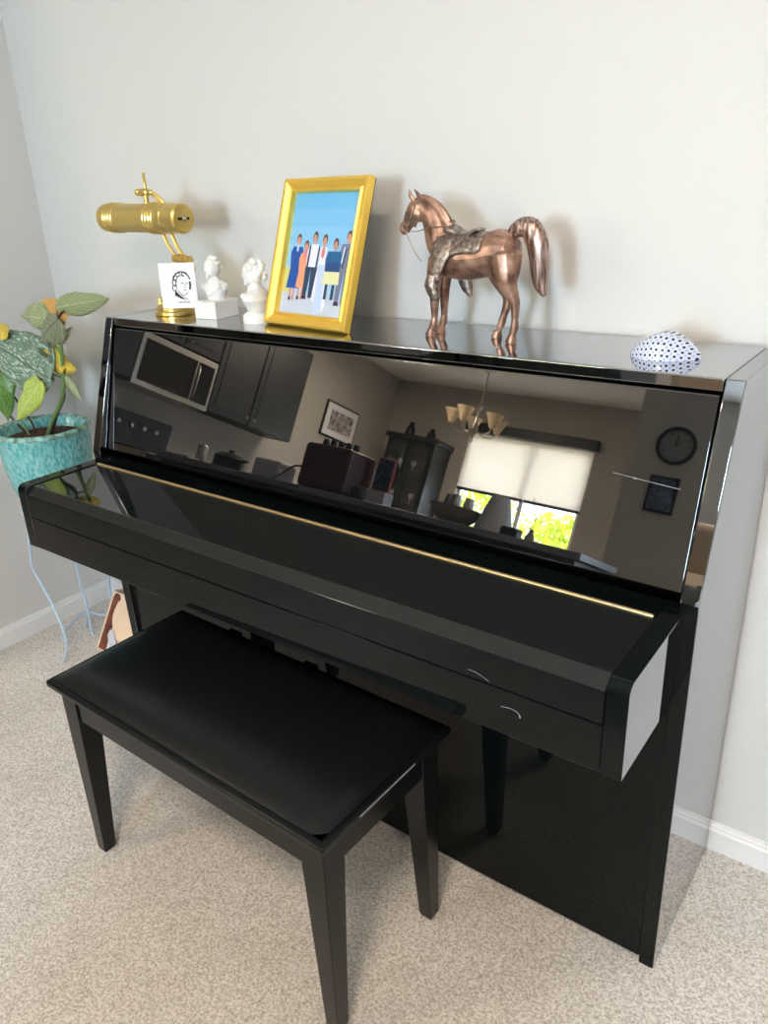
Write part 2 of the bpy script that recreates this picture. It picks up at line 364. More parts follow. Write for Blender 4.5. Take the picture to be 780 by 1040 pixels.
baseboard('baseboard_right', lambda u, v, t: Vector((XR-u, t, v)), YJ, 0.0)
def window(name, x0, x1, z0, z1, y, mull):
    d = 0.05; mb = MB()
    for a in [(x0, x0+.04, z0, z1), (x1-.04, x1, z0, z1), (x0, x1, z0, z0+.04), (x0, x1, z1-.04, z1)]:
        mb.box(a[0], a[1], y-.09, y-.04, a[2], a[3])
    o = struct(mb.build(name, 'trim', bevel=.003))
    for xm in mull: B(xm-.022, xm+.022, y-.088, y-.042, z0+.04, z1-.04).build('mullion', 'trim', o)
    B(x0+.04, x1-.04, y-.068, y-.062, z0+.04, z1-.04).build('pane', 'glass', o)
    B(x0-.05, x1+.05, y-.04, y+.03, z0-.03, z0).build('window_sill', 'trim', o, bevel=.004)
    return o
window('window_1', WX0, WX1, WZ0, WZ1, YF, [-2.99])
window('added_window', VX0, VX1, VZ0, VZ1, YJ, [])  # unseen window added to hold the area light
# outside the far window
struct(B(-14, 6, -30, YF-.2, -0.4, -0.3).build('floor_patio', 'grass'))
def bush(x, y, z, r, seed, label):
    rnd = random.Random(seed); t = thing('garden_shrub', label, 'shrub', (x, y, -0.3), 'shrubs outside the dining window')
    mb = MB()
    for i in range(900):
        a = rnd.uniform(0, 2*PI); e = rnd.uniform(-0.6, 1.5); rr = r*rnd.uniform(.55, 1.0)
        c = Vector((x+math.cos(a)*math.cos(e)*rr, y+math.sin(a)*math.cos(e)*rr, z+math.sin(e)*rr))
        n = Vector((rnd.gauss(0,1), rnd.gauss(0,1), rnd.gauss(0,1))).normalized(); u = n.orthogonal().normalized(); v_ = n.cross(u); s = rnd.uniform(.04, .09)
        mb.add([c-u*s, c+v_*s*.5+n*.01, c+u*s, c-v_*s*.5+n*.01], [(0,1,2), (0,2,3)])
    mb.build('foliage', 'foliage', t, smooth=0)
    MB().tube([(x, y, -.3), (x+.05, y, z*.4), (x, y, z)], [.05, .04, .02]).build('trunk', 'bark', t)
bush(-3.45, -8.6, 0.85, 0.85, 1, 'sunlit yellow-green garden shrub outside the window, nearest the glass and left one')
bush(-5.6, -10.4, 1.15, 1.1, 2, 'tall sunlit shrub outside the window, farther back behind the others')
bush(-3.1, -11.4, 0.6, 1.0, 3, 'low sunlit shrub outside the window, the smallest of them')
# roller blinds
for i, (a, b, lab) in enumerate([(WX0+.005, -2.965, 'cream roller blind over the left half of the dining window'), (-2.955, WX1-.005, 'cream roller blind over the right half of the dining window')]):
    t = thing('roller_blind', lab, 'blind', ((a+b)/2, YF-.01, 1.5), 'roller blinds on the dining window')
    B(a, b, YF-.012, YF-.010, 1.52, 2.09).build('blind_cloth', 'blind', t)
    B(a, b, YF-.018, YF-.004, 1.49, 1.52).build('hem_bar', 'trim' if 0 else 'appl_black', t, bevel=.003)
tag(B(WX0-.04, WX1+.04, YF+.002, YF+.075, 2.10, 2.20).build('valance', 'cabinet', bevel=.004), 'dark valance box above the dining window blinds', 'valance')

# ------------------------------------------------------------------ piano
W = 1.49; T = 0.028; g = 0.015; H = 1.1044; yT = -0.2832; yB = -0.386; zB = 0.787
piano = thing('upright_piano', 'glossy black upright piano against the back wall with its key lid closed', 'piano', (-W/2, -0.2, 0))
prof = [(-g, 0.0), (-g, H), (yT, H), (yB, zB), (yB+.002, 0.765), (-0.366, 0.0)]
for a, b in ((-T, 0), (-W, -W+T)):
    mb = MB().prism(prof, YZ, a, b); mb.mi[2+3] = 1; mb.mi[2+4] = 1
    mb.build('side_panel', ['blackside', 'black'], piano, bevel=.0022)
# top lid with a hinged front section
mb = B(-W+T+.0015, -T-.0015, yT+.001, -g-.002, H-.021, H)
mb.build('top_lid', 'blacktop', piano, bevel=.003)
B(-W+T, -T, -g-.012, -g, 0.02, H-.03).build('back_board', 'satin', piano)
# music desk panel, slightly steeper than the side panels, with a softly curled foot
def pan_y(z): return -0.364 + 0.27*(z-0.787)
zt = H-.0245
prof = []
prof += [(pan_y(.7895), .7895), (pan_y(zt), zt)]
prof += [(pan_y(zt)+.02, zt), (pan_y(.7895)+.024, .7895)]
MB().prism(prof, YZ, -W+T+.004, -T-.004).build('music_desk_panel', 'panel', piano, bevel=.0025, smooth=25)
B(-W+T, -T, -0.255, -0.25, 0.65, H-.03).build('inner_board', 'dark_gap', piano)
# key lid: rear strip, hinge, front leaf, nose
AX0, AX1 = -W+.0525, -.0525
B(-W+T+.001, -T-.001, -0.4105, -0.35, 0.745, 0.7675).build('lid_rear_strip', 'black', piano, bevel=.0015)
MB().tube([(AX0+.004, -0.413, 0.7685), (AX1-.004, -0.413, 0.7685)], 0.0034, 10).build('piano_hinge', 'hinge', piano)
prof = [(-0.4155, 0.7675), (-0.5865, 0.7675), (-0.6070, 0.7500), (-0.6072, 0.696), (-0.592, 0.696), (-0.592, 0.745), (-0.4155, 0.745)]
mb = MB().prism(prof, YZ, AX0+.001, AX1-.001); mb.mi[4] = 1; mb.build('key_lid', ['lid', 'black'], piano, bevel=.0014, smooth=30)
B(AX0, AX1, -0.6075, -0.585, 0.617, 0.6945).build('key_slip', 'black', piano, bevel=.0015)
B(AX0-.01, AX1+.01, -0.586, -0.35, 0.617, 0.65).build('key_bed', 'black', piano, bevel=.002)
B(AX0+.01, AX1-.01, -0.58, -0.42, 0.652, 0.694).build('key_block', 'dark_gap', piano)
def armprof():
    y0, z0, z1, r = -0.6085, 0.617, 0.7705, 0.016
    p = [(-0.36, z0), (-0.36, z1)]
    for k in range(7):
        a = PI/2*k/6; p.append((y0+r-math.sin(a)*r, z1-r+math.cos(a)*r))
    return p + [(y0, z0)]
for a, b in ((-.0515, -.0200), (-W+.0200, -W+.0515)):
    mb = MB().prism(armprof(), YZ, a, b)
    for k in range(2, len(mb.mi)): mb.mi[k] = 1
    mb.build('key_arm', ['blackside', 'black'], piano, bevel=.0012, smooth=25)
B(-W+T+.001, -T-.001, -0.3625, -0.345, 0.012, 0.64).build('knee_panel', 'black', piano, bevel=.002)
B(-W+T, -T, -0.34, -0.05, 0.012, 0.03).build('bottom_board', 'satin', piano)
for x in (-.85, -.745, -.64):
    MB().tube(smoothpts([(x, -.345, .075), (x, -.385, .072), (x, -.42, .062), (x, -.452, .050)], 4), [(.012, .004)]*4 + [(.014, .004)]*6 + [(.02, .004)]*3, 12, up=(0,0,1)).build('pedal', 'brass', piano)
# wear marks: hairline scratch on the desk panel, nicks on the key slip
def onpanel(x, z, off=.0004): return Vector((x, pan_y(z)-off, z))
MB().tube([onpanel(-.168, .948), onpanel(-.115, .944), onpanel(-.062, .9405)], .0005, 6).ball(onpanel(-.133, .945), .0017, 8, 6).build('scratch', 'scratch', piano)
MB().tube(smoothpts([(-.262, -.6079, .709), (-.247, -.608, .7085), (-.226, -.608, .701)], 3), .00035, 6).build('scratch', 'scratch', piano)
MB().tube(smoothpts([(-.206, -.6079, .665), (-.19, -.608, .668), (-.178, -.608, .665), (-.174, -.608, .658)], 3), [.0004]*8+[.0013]*2, 6).build('scratch', 'scratch', piano)

# ------------------------------------------------------------------ bench
bx, by, bth = -1.1543, -0.8014, -0.026
X = Matrix.Translation((bx, by, 0)) @ Matrix.Rotation(bth, 4, 'Z')
LB, DB, HB = 0.767, 0.355, 0.4708
c = X @ Vector((LB/2, DB/2, 0))
bench = thing('piano_bench', 'black wooden piano bench with a padded black vinyl seat in front of the piano', 'bench', tuple(c))
mb = MB(); mb.box(0, LB, 0, DB, HB-.024, HB-.008, X); mb.build('seat_frame', 'satin', bench, bevel=.005, segs=3)
# padded seat: a soft grid
mb = MB(); nx, ny = 36, 20; vs = []; uvs = []
for j in range(ny+1):
    for i in range(nx+1):
        u, v = i/nx, j/ny
        eu = 1-abs(2*u-1)**9; ev = 1-abs(2*v-1)**6
        h = HB-.006 + .030*(max(0, eu)**.5)*(max(0, ev)**.5)*(0.72+.28*(1-(2*u-1)**2)*(1-(2*v-1)**2))
        vs.append(X @ Vector((.012+u*(LB-.024), .012+v*(DB-.024), h)))
fs = [(j*(nx+1)+i, j*(nx+1)+i+1, (j+1)*(nx+1)+i+1, (j+1)*(nx+1)+i) for j in range(ny) for i in range(nx)]
mb.add(vs, fs); mb.box(.012, LB-.012, .012, DB-.012, HB-.010, HB-.006, X)
mb.build('seat_cushion', 'leather', bench, smooth=60)
mb = MB(); ai = .022
for a in [(ai, LB-ai, ai, ai+.016), (ai, LB-ai, DB-ai-.016, DB-ai), (ai, ai+.016, ai, DB-ai), (LB-ai-.016, LB-ai, ai, DB-ai)]:
    b = MB(); b.box(a[0], a[1], a[2], a[3], HB-.094, HB-.024, X); b.build('apron', 'satin', bench, bevel=.001)
for sx in (0, 1):
    for sy in (0, 1):
        x0 = ai-.004 if sx == 0 else LB-ai+.004; y0 = ai-.004 if sy == 0 else DB-ai+.004
        dx = 1 if sx == 0 else -1; dy = 1 if sy == 0 else -1
        vs = []
        for z, s_, o_ in ((0.0, .028, .004), (.008, .031, .002), (.375, .050, 0), (HB-.024, .050, 0)):
            for (p, q) in ((o_, o_), (s_, o_), (s_, s_), (o_, s_)): vs.append(X @ Vector((x0+dx*p, y0+dy*q, z)))
        fs = [(0,1,2,3), (12,13,14,15)] + [(k*4+i, k*4+(i+1) % 4, (k+1)*4+(i+1) % 4, (k+1)*4+i) for k in range(3) for i in range(4)]
        MB().add(vs, fs).build('leg', 'satin', bench, bevel=.002)
for u in (.22, .52):
    b = MB(); b.box(LB*u, LB*u+.035, DB-.003, DB+.006, HB-.03, HB-.006, X); b.build('lid_hinge', 'satin', bench, bevel=.001)
mb = MB(); mb.box(LB-.0005, LB+.0012, .09, .24, HB-.0145, HB-.0125, X)
mb.build('seat_piping', 'scratch', bench)

# ------------------------------------------------------------------ things on the piano
ZT = H
# brass piano lamp
lx, ly = -1.354, -0.172
lamp = thing('piano_lamp', 'brass piano lamp with a horizontal cylindrical shade at the left end of the piano', 'lamp', (lx, ly, ZT))
MB().lathe([(.050, 0), (.052, .002), (.052, .009), (.047, .011), (.047, .019), (.042, .023), (.012, .026), (.009, .03)], (lx, ly, ZT), seg=48).build('base', 'brass', lamp, smooth=40)
MB().lathe([(.008, 0), (.008, .022), (.006, .025), (.006, .036), (.003, .038)], (lx-.052, ly-.004, ZT), seg=20).build('switch_post', 'brass', lamp)
MB().tube([(lx, ly, ZT+.02), (lx+.004, ly, 1.17), (lx+.04, ly, 1.228)], .0055, 12).build('stem', 'brass', lamp)
mb = MB(); mb.lathe([(.004, 0), (.009, .002), (.009, .010), (.006, .012), (.006, .018), (.0125, .020), (.0125, .040), (.006, .042), (.006, .048), (.009, .050), (.009, .060), (.003, .062)], (-1.338, ly, 1.235), (1, 0, -.04), 24)
mb.build('lower_joint', 'brass', lamp)
mb = MB(); mb.tube([(-1.276, ly, 1.229), (-1.268, ly-.003, 1.216), (-1.264, ly-.003, 1.209)], [.004, .0035, .003], 8); mb.tube([(-1.286, ly-.006, 1.226), (-1.293, ly-.01, 1.213)], [.004, .003], 8)
mb.build('wing_nut', 'brass', lamp)
for dx in (0, .030):
    pts = smoothpts([(-1.322+dx*.9, ly, 1.236), (-1.352+dx, ly+.002, 1.262), (-1.374+dx, ly+.006, 1.300), (-1.380+dx*.7, ly+.014, 1.335), (-1.378+dx*.4, ly+.012, 1.362), (-1.392+dx*.2, ly+.004, 1.382)], 4)
    MB().tube(pts, .0042, 10).build('curved_arm', 'brass', lamp)
mb = MB(); mb.lathe([(.004, 0), (.008, .003), (.008, .010), (.005, .013), (.009, .017), (.009, .040), (.006, .044), (.006, .056), (.003, .060)], (-1.443, ly, 1.385), (1, 0, -.02), 24)
mb.build('upper_joint', 'brass', lamp)
MB().lathe([(.005, 0), (.004, .006), (.0035, .03), (.0045, .032), (.0045, .036), (.002, .040)], (-1.408, ly, 1.388), seg=16).build('finial', 'brass', lamp)
MB().tube([(-1.408, ly, 1.385), (-1.410, ly, 1.358)], .006, 12).build('shade_mount', 'brass', lamp)
# shade with ribbed ends
sr = .0335; prof = [(0.002, 0), (sr-.004, .0), (sr, .004)]
def ribs(a, n):
    o = []
    for k in range(n): o += [(sr, a+k*.011), (sr+.0022, a+k*.011+.003), (sr, a+k*.011+.006)]
    return o
prof += ribs(.028, 4) + [(sr, .15)] + ribs(.190, 4) + [(sr, .252), (sr+.001, .253), (sr+.001, .256), (sr, .257), (sr, .302), (sr-.004, .306), (0.002, .306)]
sa = Vector((1, -.04, -.012)); s0 = Vector((-1.578, ly+.002, 1.329))
MB().lathe(prof, s0, sa, 48).build('lamp_shade', 'brass', lamp, smooth=30)
e0 = s0 + sa.normalized()*.3065
mb = MB(); mb.lathe([(.006, 0), (.006, .003), (.004, .006), (.001, .007)], e0, sa, 16); mb.build('end_screw', 'steel', lamp)
mb = MB(); mb.tube([e0+Vector((0, -.016, 0)), e0+Vector((0, .016, 0))], [(.003, .0012)]*2, 8, up=(1,0,0)); mb.build('end_slot', 'dark_gap', lamp)

# portrait card leaning on the lamp base
cardc = Vector((-1.272, -.225, ZT+.0245)); dirx = Vector((.86, .50, 0)).normalized(); nrm = Vector((.5, -.86, 0)).normalized()
card = thing('portrait_card', 'square white card with an ink portrait standing against the brass lamp', 'card', tuple(cardc))
def CP(u, v, t=0): return cardc + dirx*u + Vector((0, 0, 1))*v + nrm*(t - v*0.03)
mb = MB(); cw, ch = .086, .102
mb.prism([(-cw/2, 0), (cw/2, 0), (cw/2, ch), (-cw/2, ch)], lambda u, v, t: CP(u, v, t), -.0025, 0); mb.build('card_board', 'paper', card)
def stroke(pts, r, name='portrait_line', mm='ink', mbx=None):
    b = mbx or MB(); P = [CP(u, v, .0003) for u, v in pts]; P = smoothpts(P, 4); b.tube(P, [(r, .0002)]*len(P), 6, up=tuple(nrm)); return b
b = MB(); cx, cy = .010, .056
def arc(cx, cy, rx, ry, a0, a1, n=8): return [(cx+rx*math.cos(math.radians(a0+(a1-a0)*k/n)), cy+ry*math.sin(math.radians(a0+(a1-a0)*k/n))) for k in range(n+1)]
stroke(arc(cx, cy, .0215, .026, 20, 165), .0017, mbx=b); stroke(arc(cx, cy-.002, .0195, .024, 15, -30), .0026, mbx=b)
stroke(arc(cx-.001, cy-.003, .014, .021, 60, 200), .0011, mbx=b); stroke(arc(cx-.018, cy+.002, .005, .006, 0, 330), .0013, mbx=b)
stroke(arc(cx-.019, cy-.010, .005, .006, 0, 330), .0013, mbx=b); stroke(arc(cx-.015, cy+.013, .005, .005, 30, 300), .0012, mbx=b)
stroke(arc(cx-.008, cy+.020, .006, .004, 0, 300), .0011, mbx=b); stroke(arc(cx+.008, cy+.021, .006, .004, 0, 260), .0011, mbx=b)
stroke(arc(cx+.002, cy-.004, .0135, .023, 215, 320), .0007, mbx=b)
stroke([(cx-.003, cy), (cx+.001, cy+.0008), (cx+.004, cy-.0002)], .0008, mbx=b); stroke([(cx+.008, cy-.0002), (cx+.011, cy+.0006), (cx+.014, cy-.001)], .0008, mbx=b)
stroke([(cx+.006, cy-.002), (cx+.008, cy-.009), (cx+.0055, cy-.011)], .0005, mbx=b); stroke([(cx+.002, cy-.0155), (cx+.006, cy-.0148), (cx+.010, cy-.0155)], .0007, mbx=b)
stroke([(cx-.012, cy-.015), (cx, cy-.030), (cx+.011, cy-.037)], .0007, mbx=b)
b.build('portrait_lines', 'ink', card)
def pc(poly, name, mm, t=.0004): MB().prism(poly, lambda u, v, tt: CP(u, v, tt), 0.0, t).build(name, mm, card, smooth=0)
pc([(cx-.020, cy-.021), (cx-.017, cy-.016), (cx-.008, cy-.026), (cx+.006, cy-.039), (cx-.006, cy-.034), (cx-.020, cy-.027)], 'portrait_coat', 'ink')
b = MB()
for k in range(9): b.prism([(-.004+k*.0033, .012), (-.0018+k*.0033, .012), (-.0018+k*.0033, .0155), (-.004+k*.0033, .0155)], lambda u, v, tt: CP(u, v, tt), 0, .0003)
b.build('caption', 'inklight', card, smooth=0)

# white composer busts
def bust(name, label, base, yawd, h, square):
    t = thing(name, label, 'bust', tuple(base), 'small white busts beside the lamp')
    Z = Matrix.Translation(base) @ Matrix.Rotation(math.radians(yawd), 4, 'Z'); P = lambda x, y, z: Z @ Vector((x, y, z))
    if square:
        b = MB(); b.box(-.033, .033, -.040, .040, 0, .040, Z); b.build('plinth', 'white', t, bevel=.0015); z0 = .040
    else:
        b = MB(); b.lathe([(.031, 0), (.032, .006), (.031, .016), (.026, .020), (.020, .024), (.018, .030)], base, seg=28); b.build('plinth', 'white', t); z0 = .022
    s = (h-z0)/.1
    q = lambda x, y, z: P(x*s, y*s, z0+z*s)
    b = MB()   # faces -y locally
    b.tube([q(0, .004, -.002), q(0, .004, .012), q(0, .004, .026), q(0, .004, .038), q(0, .002, .046), q(0, -.001, .056)], [(.022*s, .018*s), (.028*s, .022*s), (.039*s, .025*s), (.038*s, .021*s), (.018*s, .016*s), (.013*s, .014*s)], 18, up=tuple(Z.to_3x3() @ Vector((0,1,0))))
    b.ball(q(0, -.001, .078), .0235*s, 18, 12, (.80, .95, 1.05), Z.to_3x3())
    b.ball(q(0, -.013, .067), .010*s, 12, 8, (.9, .8, 1.0), Z.to_3x3())
    b.tube([q(0, -.020, .081), q(0, -.0265, .072), q(0, -.021, .070)], [.0022*s, .0036*s, .002*s], 8)
    b.ball(q(0, -.0225, .064), .0035*s, 8, 6, (1.4, .6, .6), Z.to_3x3()); b.ball(q(0, -.020, .057), .005*s, 8, 6)
    for sx in (-1, 1): b.ball(q(sx*.0165, 0, .074), .004*s, 8, 6, (.5, 1, 1.4)); b.ball(q(sx*.007, -.0185, .079), .003*s, 8, 6)
    b.tube([q(-.03, -.008, .036), q(0, -.021, .018), q(.03, -.008, .036)], [.007*s]*3, 8)
    b.build('figure', 'white', t, remesh=.0012)
    b = MB(); rnd = random.Random(3)
    for k in range(46):
        a = rnd.uniform(0, 2*PI); e = rnd.uniform(-.5, 1.45); d = Vector((math.cos(a)*math.cos(e)*.78, math.sin(a)*math.cos(e)*.95+.15, math.sin(e)*1.05))
        if d.y < -.35 and e < .8: continue
        b.ball(q(d.x*.0225, d.y*.0225+.002, .079+d.z*.0225), .0065*s, 8, 6)
    b.build('hair', 'white', t, remesh=.0012)
bust('composer_bust', 'white plaster bust on a square plinth just right of the portrait card', Vector((-1.212, -.168, ZT)), 5, .132, True)
bust('composer_bust', 'small white bust on a round base between the square-plinth bust and the gold picture frame', Vector((-1.062, -.185, ZT)), -80, .130, False)

# gold picture frame
BL = Vector((-1.023, -.199, ZT+.0035)); BR = Vector((-.770, -.231, ZT+.0035)); TLp = Vector((-1.026, -.104, 1.398))
ux = (BR-BL).normalized(); fw = (BR-BL).length
vz = (TLp-BL); vz = (vz - ux*vz.dot(ux)); fh = vz.length; vz.normalize(); nn = ux.cross(vz) * 1.0
if nn.y > 0: nn = -nn
BLc = BL + nn*0.0
fr_ = thing('picture_frame', 'gold picture frame leaning on the piano with a colour group photo', 'picture frame', tuple((BL+BR)/2))
def FP(u, v, t=0): return BLc + ux*u + vz*v + nn*t
mb = MB(); prof = [(0, -.012), (0, .004), (.003, .008), (.008, .0075), (.010, .005), (.020, -.001), (.023, .0015), (.026, .001), (.027, -.004), (.027, -.012)]
corners = lambda d: [(d, d), (fw-d, d), (fw-d, fh-d), (d, fh-d)]
np_ = len(prof); vs = []
for d, t in prof:
    for u, v in corners(d): vs.append(FP(u, v, t))
fs = []
for k in range(np_):
    k2 = (k+1) % np_
    for i in range(4):
        j = (i+1) % 4; fs.append((k*4+i, k*4+j, k2*4+j, k2*4+i))
MB().add(vs, fs).build('frame_moulding', 'gold', fr_, smooth=25)
MB().prism([(.002, .002), (fw-.002, .002), (fw-.002, fh-.002), (.002, fh-.002)], FP, -.016, -.012).build('backing', 'satin', fr_)
st = MB(); st.prism([(fw/2-.03, .05), (fw/2+.03, .05), (fw/2+.02, .2), (fw/2-.02, .2)], lambda u, v, t: FP(u, v, -.016-(.2-v)*.35+t), -.003, 0); st.build('easel_leg', 'satin', fr_)
# the print: sky, ground, six people in flat print colours
mb = MB(); mats = ['p_sky%d' % k for k in range(6)] + ['p_sky', 'p_ground', 'p_blue', 'p_skin', 'p_hair', 'p_orange', 'p_white', 'p_navy', 'p_vest', 'p_dkblue', 'p_cream', 'p_grey', 'p_shoe', 'p_field', 'p_pale', 'p_pink', 'p_tie']
mi = {k: i for i, k in enumerate(mats)}
x0, x1, z0, z1 = .024, fw-.024, .024, fh-.024; pw, ph = x1-x0, z1-z0
def Q(poly, mname, lv):
    mb.mat(mi[mname]); t0 = -.0105+lv*.00012
    mb.add([FP(x0+u*pw, z0+v*ph, t0) for u, v in poly], [tuple(range(len(poly)))])
def E(cx, cy, rx, ry, mname, lv): Q([(cx+rx*math.cos(2*PI*k/12), cy+ry*math.sin(2*PI*k/12)) for k in range(12)], mname, lv)

for k in range(6): Q([(0,.14+k*.145),(1,.14+k*.145),(1,.14+(k+1)*.145),(0,.14+(k+1)*.145)], 'p_sky%d' % k, 0)
Q([(0,.99),(1,.99),(1,1),(0,1)], 'p_sky5', 0); Q([(0,0),(1,0),(1,.17),(0,.20)], 'p_ground', 1); Q([(0,.19),(.14,.19),(.10,.40),(0,.38)], 'p_field', 2)
def person(cx, top, bot, wd, torso, legs, kind, lv):
    hh = .048; E(cx, top-hh*.9, .036, hh, 'p_hair', lv); E(cx, top-hh*1.2, .028, hh*.8, 'p_skin', lv+1)
    sh = top-hh*2.1; mid = sh-(sh-bot)*.42
    if kind == 'dress':
        Q([(cx-wd*.35, sh), (cx+wd*.35, sh), (cx+wd*.5, sh-.05), (cx+wd*.38, mid), (cx+wd*.5, bot+.10), (cx-wd*.5, bot+.10), (cx-wd*.38, mid), (cx-wd*.5, sh-.05)], torso, lv)
        Q([(cx-.04, bot+.02), (cx-.012, bot+.02), (cx-.012, bot+.1), (cx-.04, bot+.1)], 'p_skin', lv); Q([(cx+.012, bot), (cx+.04, bot), (cx+.04, bot+.1), (cx+.012, bot+.1)], 'p_skin', lv)
        Q([(cx-.045, bot+.0), (cx-.008, bot+.0), (cx-.01, bot+.03), (cx-.04, bot+.03)], 'p_shoe', lv+1)
    elif kind == 'gown':
        Q([(cx-wd*.35, sh), (cx+wd*.35, sh), (cx+wd*.4, mid), (cx+wd*1.0, bot-.06), (cx+.1, bot-.12), (cx-wd*.8, bot), (cx-wd*.35, mid)], torso, lv)
    else:
        Q([(cx-wd*.42, sh), (cx+wd*.42, sh), (cx+wd*.55, sh-.06), (cx+wd*.48, mid), (cx-wd*.48, mid), (cx-wd*.55, sh-.06)], torso, lv)
        if kind == 'kilt':
            Q([(cx-wd*.5, mid), (cx+wd*.5, mid), (cx+wd*.55, bot+.12), (cx-wd*.55, bot+.12)], legs, lv)
            for s_ in (-1, 1): Q([(cx+s_*.05-.022, bot), (cx+s_*.05+.022, bot), (cx+s_*.05+.02, bot+.12), (cx+s_*.05-.02, bot+.12)], 'p_navy', lv)
        else:
            for s_ in (-1, 1): Q([(cx+s_*.045-.035, bot), (cx+s_*.045+.02, bot), (cx+s_*.045+.045, mid), (cx+s_*.045-.045, mid)], legs, lv)
            Q([(cx-.09, bot-.012), (cx-.01, bot-.012), (cx-.02, bot+.02), (cx-.08, bot+.02)], 'p_shoe', lv+1)
person(.17, .66, .12, .20, 'p_blue', None, 'dress', 4); E(.17, .55, .018, .035, 'p_pale', 7)
person(.30, .61, .13, .17, 'p_orange', None, 'dress', 6); E(.30, .50, .02, .05, 'p_pink', 9)
person(.42, .68, .15, .17, 'p_white', 'p_navy', 'man', 8); Q([(.35,.57),(.375,.58),(.37,.36),(.34,.36)], 'p_navy', 10); Q([(.49,.58),(.51,.55),(.50,.38),(.475,.36)], 'p_navy', 10)
person(.565, .66, .16, .14, 'p_white', None, 'gown', 5); E(.565, .52, .025, .05, 'p_pink', 9); Q([(.52,.42),(.63,.42),(.66,.05),(.54,.0)], 'p_pale', 8)
person(.735, .63, .15, .22, 'p_vest', 'p_cream', 'kilt', 10); Q([(.64,.44),(.83,.44),(.83,.37),(.63,.37)], 'p_dkblue', 12)
person(.91, .69, .12, .20, 'p_grey', 'p_grey', 'man', 9); Q([(.885,.56),(.905,.56),(.88,.40),(.862,.40)], 'p_tie', 11); Q([(.86,.56),(.88,.57),(.86,.44),(.845,.44)], 'p_white', 11)
mb.build('photo_print', mats, fr_, smooth=0)
MB().prism([(.0235, .0235), (fw-.0235, .0235), (fw-.0235, fh-.0235), (.0235, fh-.0235)], FP, -.0082, -.0076).build('glass_pane', 'glass_thin', fr_)

# bronze horse figurine
hy = -.155
horse = thing('horse_figurine', 'copper-bronze figurine of a standing saddled horse on the piano top', 'figurine', (-.53, hy, ZT))
mb = MB()
def tb(pts, rr, n=4, seg=16, b=mb): b.tube(smoothpts(pts, n), smoothr(rr, n), seg)
tb([(-.602, hy, 1.250), (-.590, hy, 1.253), (-.565, hy, 1.252), (-.54, hy, 1.250), (-.515, hy, 1.251), (-.49, hy, 1.255), (-.465, hy, 1.259), (-.445, hy, 1.257), (-.432, hy, 1.255)],
   [(.018, .016), (.033, .027), (.040, .034), (.040, .036), (.0385, .036), (.038, .035), (.042, .036), (.038, .033), (.022, .020)])
tb([(-.573, hy, 1.262), (-.590, hy, 1.282), (-.600, hy, 1.305), (-.613, hy, 1.326), (-.634, hy, 1.340)], [(.036, .028), (.032, .024), (.026, .019), (.022, .015), (.017, .012)])
# mane crest filling the back of the neck
tb([(-.560, hy, 1.287), (-.572, hy, 1.308), (-.588, hy, 1.330), (-.610, hy, 1.346), (-.634, hy, 1.352)], [(.010, .006)]*5)
tb([(-.632, hy, 1.342), (-.644, hy, 1.334), (-.654, hy, 1.322), (-.664, hy, 1.309), (-.672, hy, 1.300), (-.678, hy, 1.296)], [(.016, .013), (.0185, .0145), (.0165, .012), (.0115, .0095), (.0115, .010), (.0075, .008)])
mb.ball((-.637, hy, 1.327), .0155, 14, 10, (1, .95, 1))
for sy in (-1, 1): mb.tube([(-.643, hy+sy*.007, 1.348), (-.648+.003*sy, hy+sy*.009, 1.360), (-.654, hy+sy*.008, 1.371)], [(.005, .0035), (.0045, .003), (.0012, .001)], 8)
for sy, px in ((-1, 0), (1, 0)):
    yn = hy+sy*.0175
    tb([(-.584, yn-sy*.008, 1.262), (-.588, yn-sy*.004, 1.245), (-.594, yn, 1.215), (-.5945, yn, 1.190), (-.594, yn, 1.168), (-.5945, yn, 1.142), (-.596, yn, 1.130), (-.601, yn, 1.119)], [.006, .0195, .0155, .011, .0088, .0062, .0078, .0065], 4, 14)
    mb.lathe([(.0115, 0), (.0105, .004), (.0075, .0145)], (-.6045, yn, ZT), (.18, 0, 1), 16)
for sy, dx in ((-1, 0), (1, -.030)):
    yn = hy+sy*.0175; k = 1 if sy < 0 else .0
    if sy < 0:
        P = [(-.452, yn+.010, 1.278), (-.450, yn+.006, 1.255), (-.444, yn, 1.225), (-.437, yn, 1.203), (-.427, yn, 1.184), (-.4235, yn, 1.170), (-.423, yn, 1.148), (-.4235, yn, 1.134), (-.4275, yn, 1.121)]; hx = -.4305
    else:
        P = [(-.460, yn-.010, 1.272), (-.462, yn-.006, 1.250), (-.472, yn, 1.225), (-.466, yn, 1.203), (-.457, yn, 1.184), (-.457, yn, 1.170), (-.464, yn, 1.148), (-.468, yn, 1.134), (-.474, yn, 1.122)]; hx = -.479
    tb(P, [.010, (.034, .026), (.028, .021), .0165, .0105, .0088, .0065, .0078, .0065], 4, 14)
    mb.lathe([(.0115, 0), (.0105, .004), (.0075, .0145)], (hx, yn, ZT), (.18, 0, 1), 16)
mb.build('body', 'bronze', horse, remesh=.0016)
b = MB(); pts = smoothpts([(-.446, hy, 1.283), (-.436, hy, 1.296), (-.422, hy, 1.302), (-.406, hy, 1.299), (-.395, hy, 1.282), (-.389, hy, 1.258), (-.387, hy, 1.232), (-.384, hy, 1.208), (-.373, hy, 1.189)], 4)
b.tube(pts, smoothr([(.008, .008), (.013, .011), (.017, .013), (.020, .014), (.0205, .015), (.019, .014), (.017, .012), (.0135, .010), (.005, .004)], 4), 16)
b.build('tail', 'tailm', horse, smooth=60)
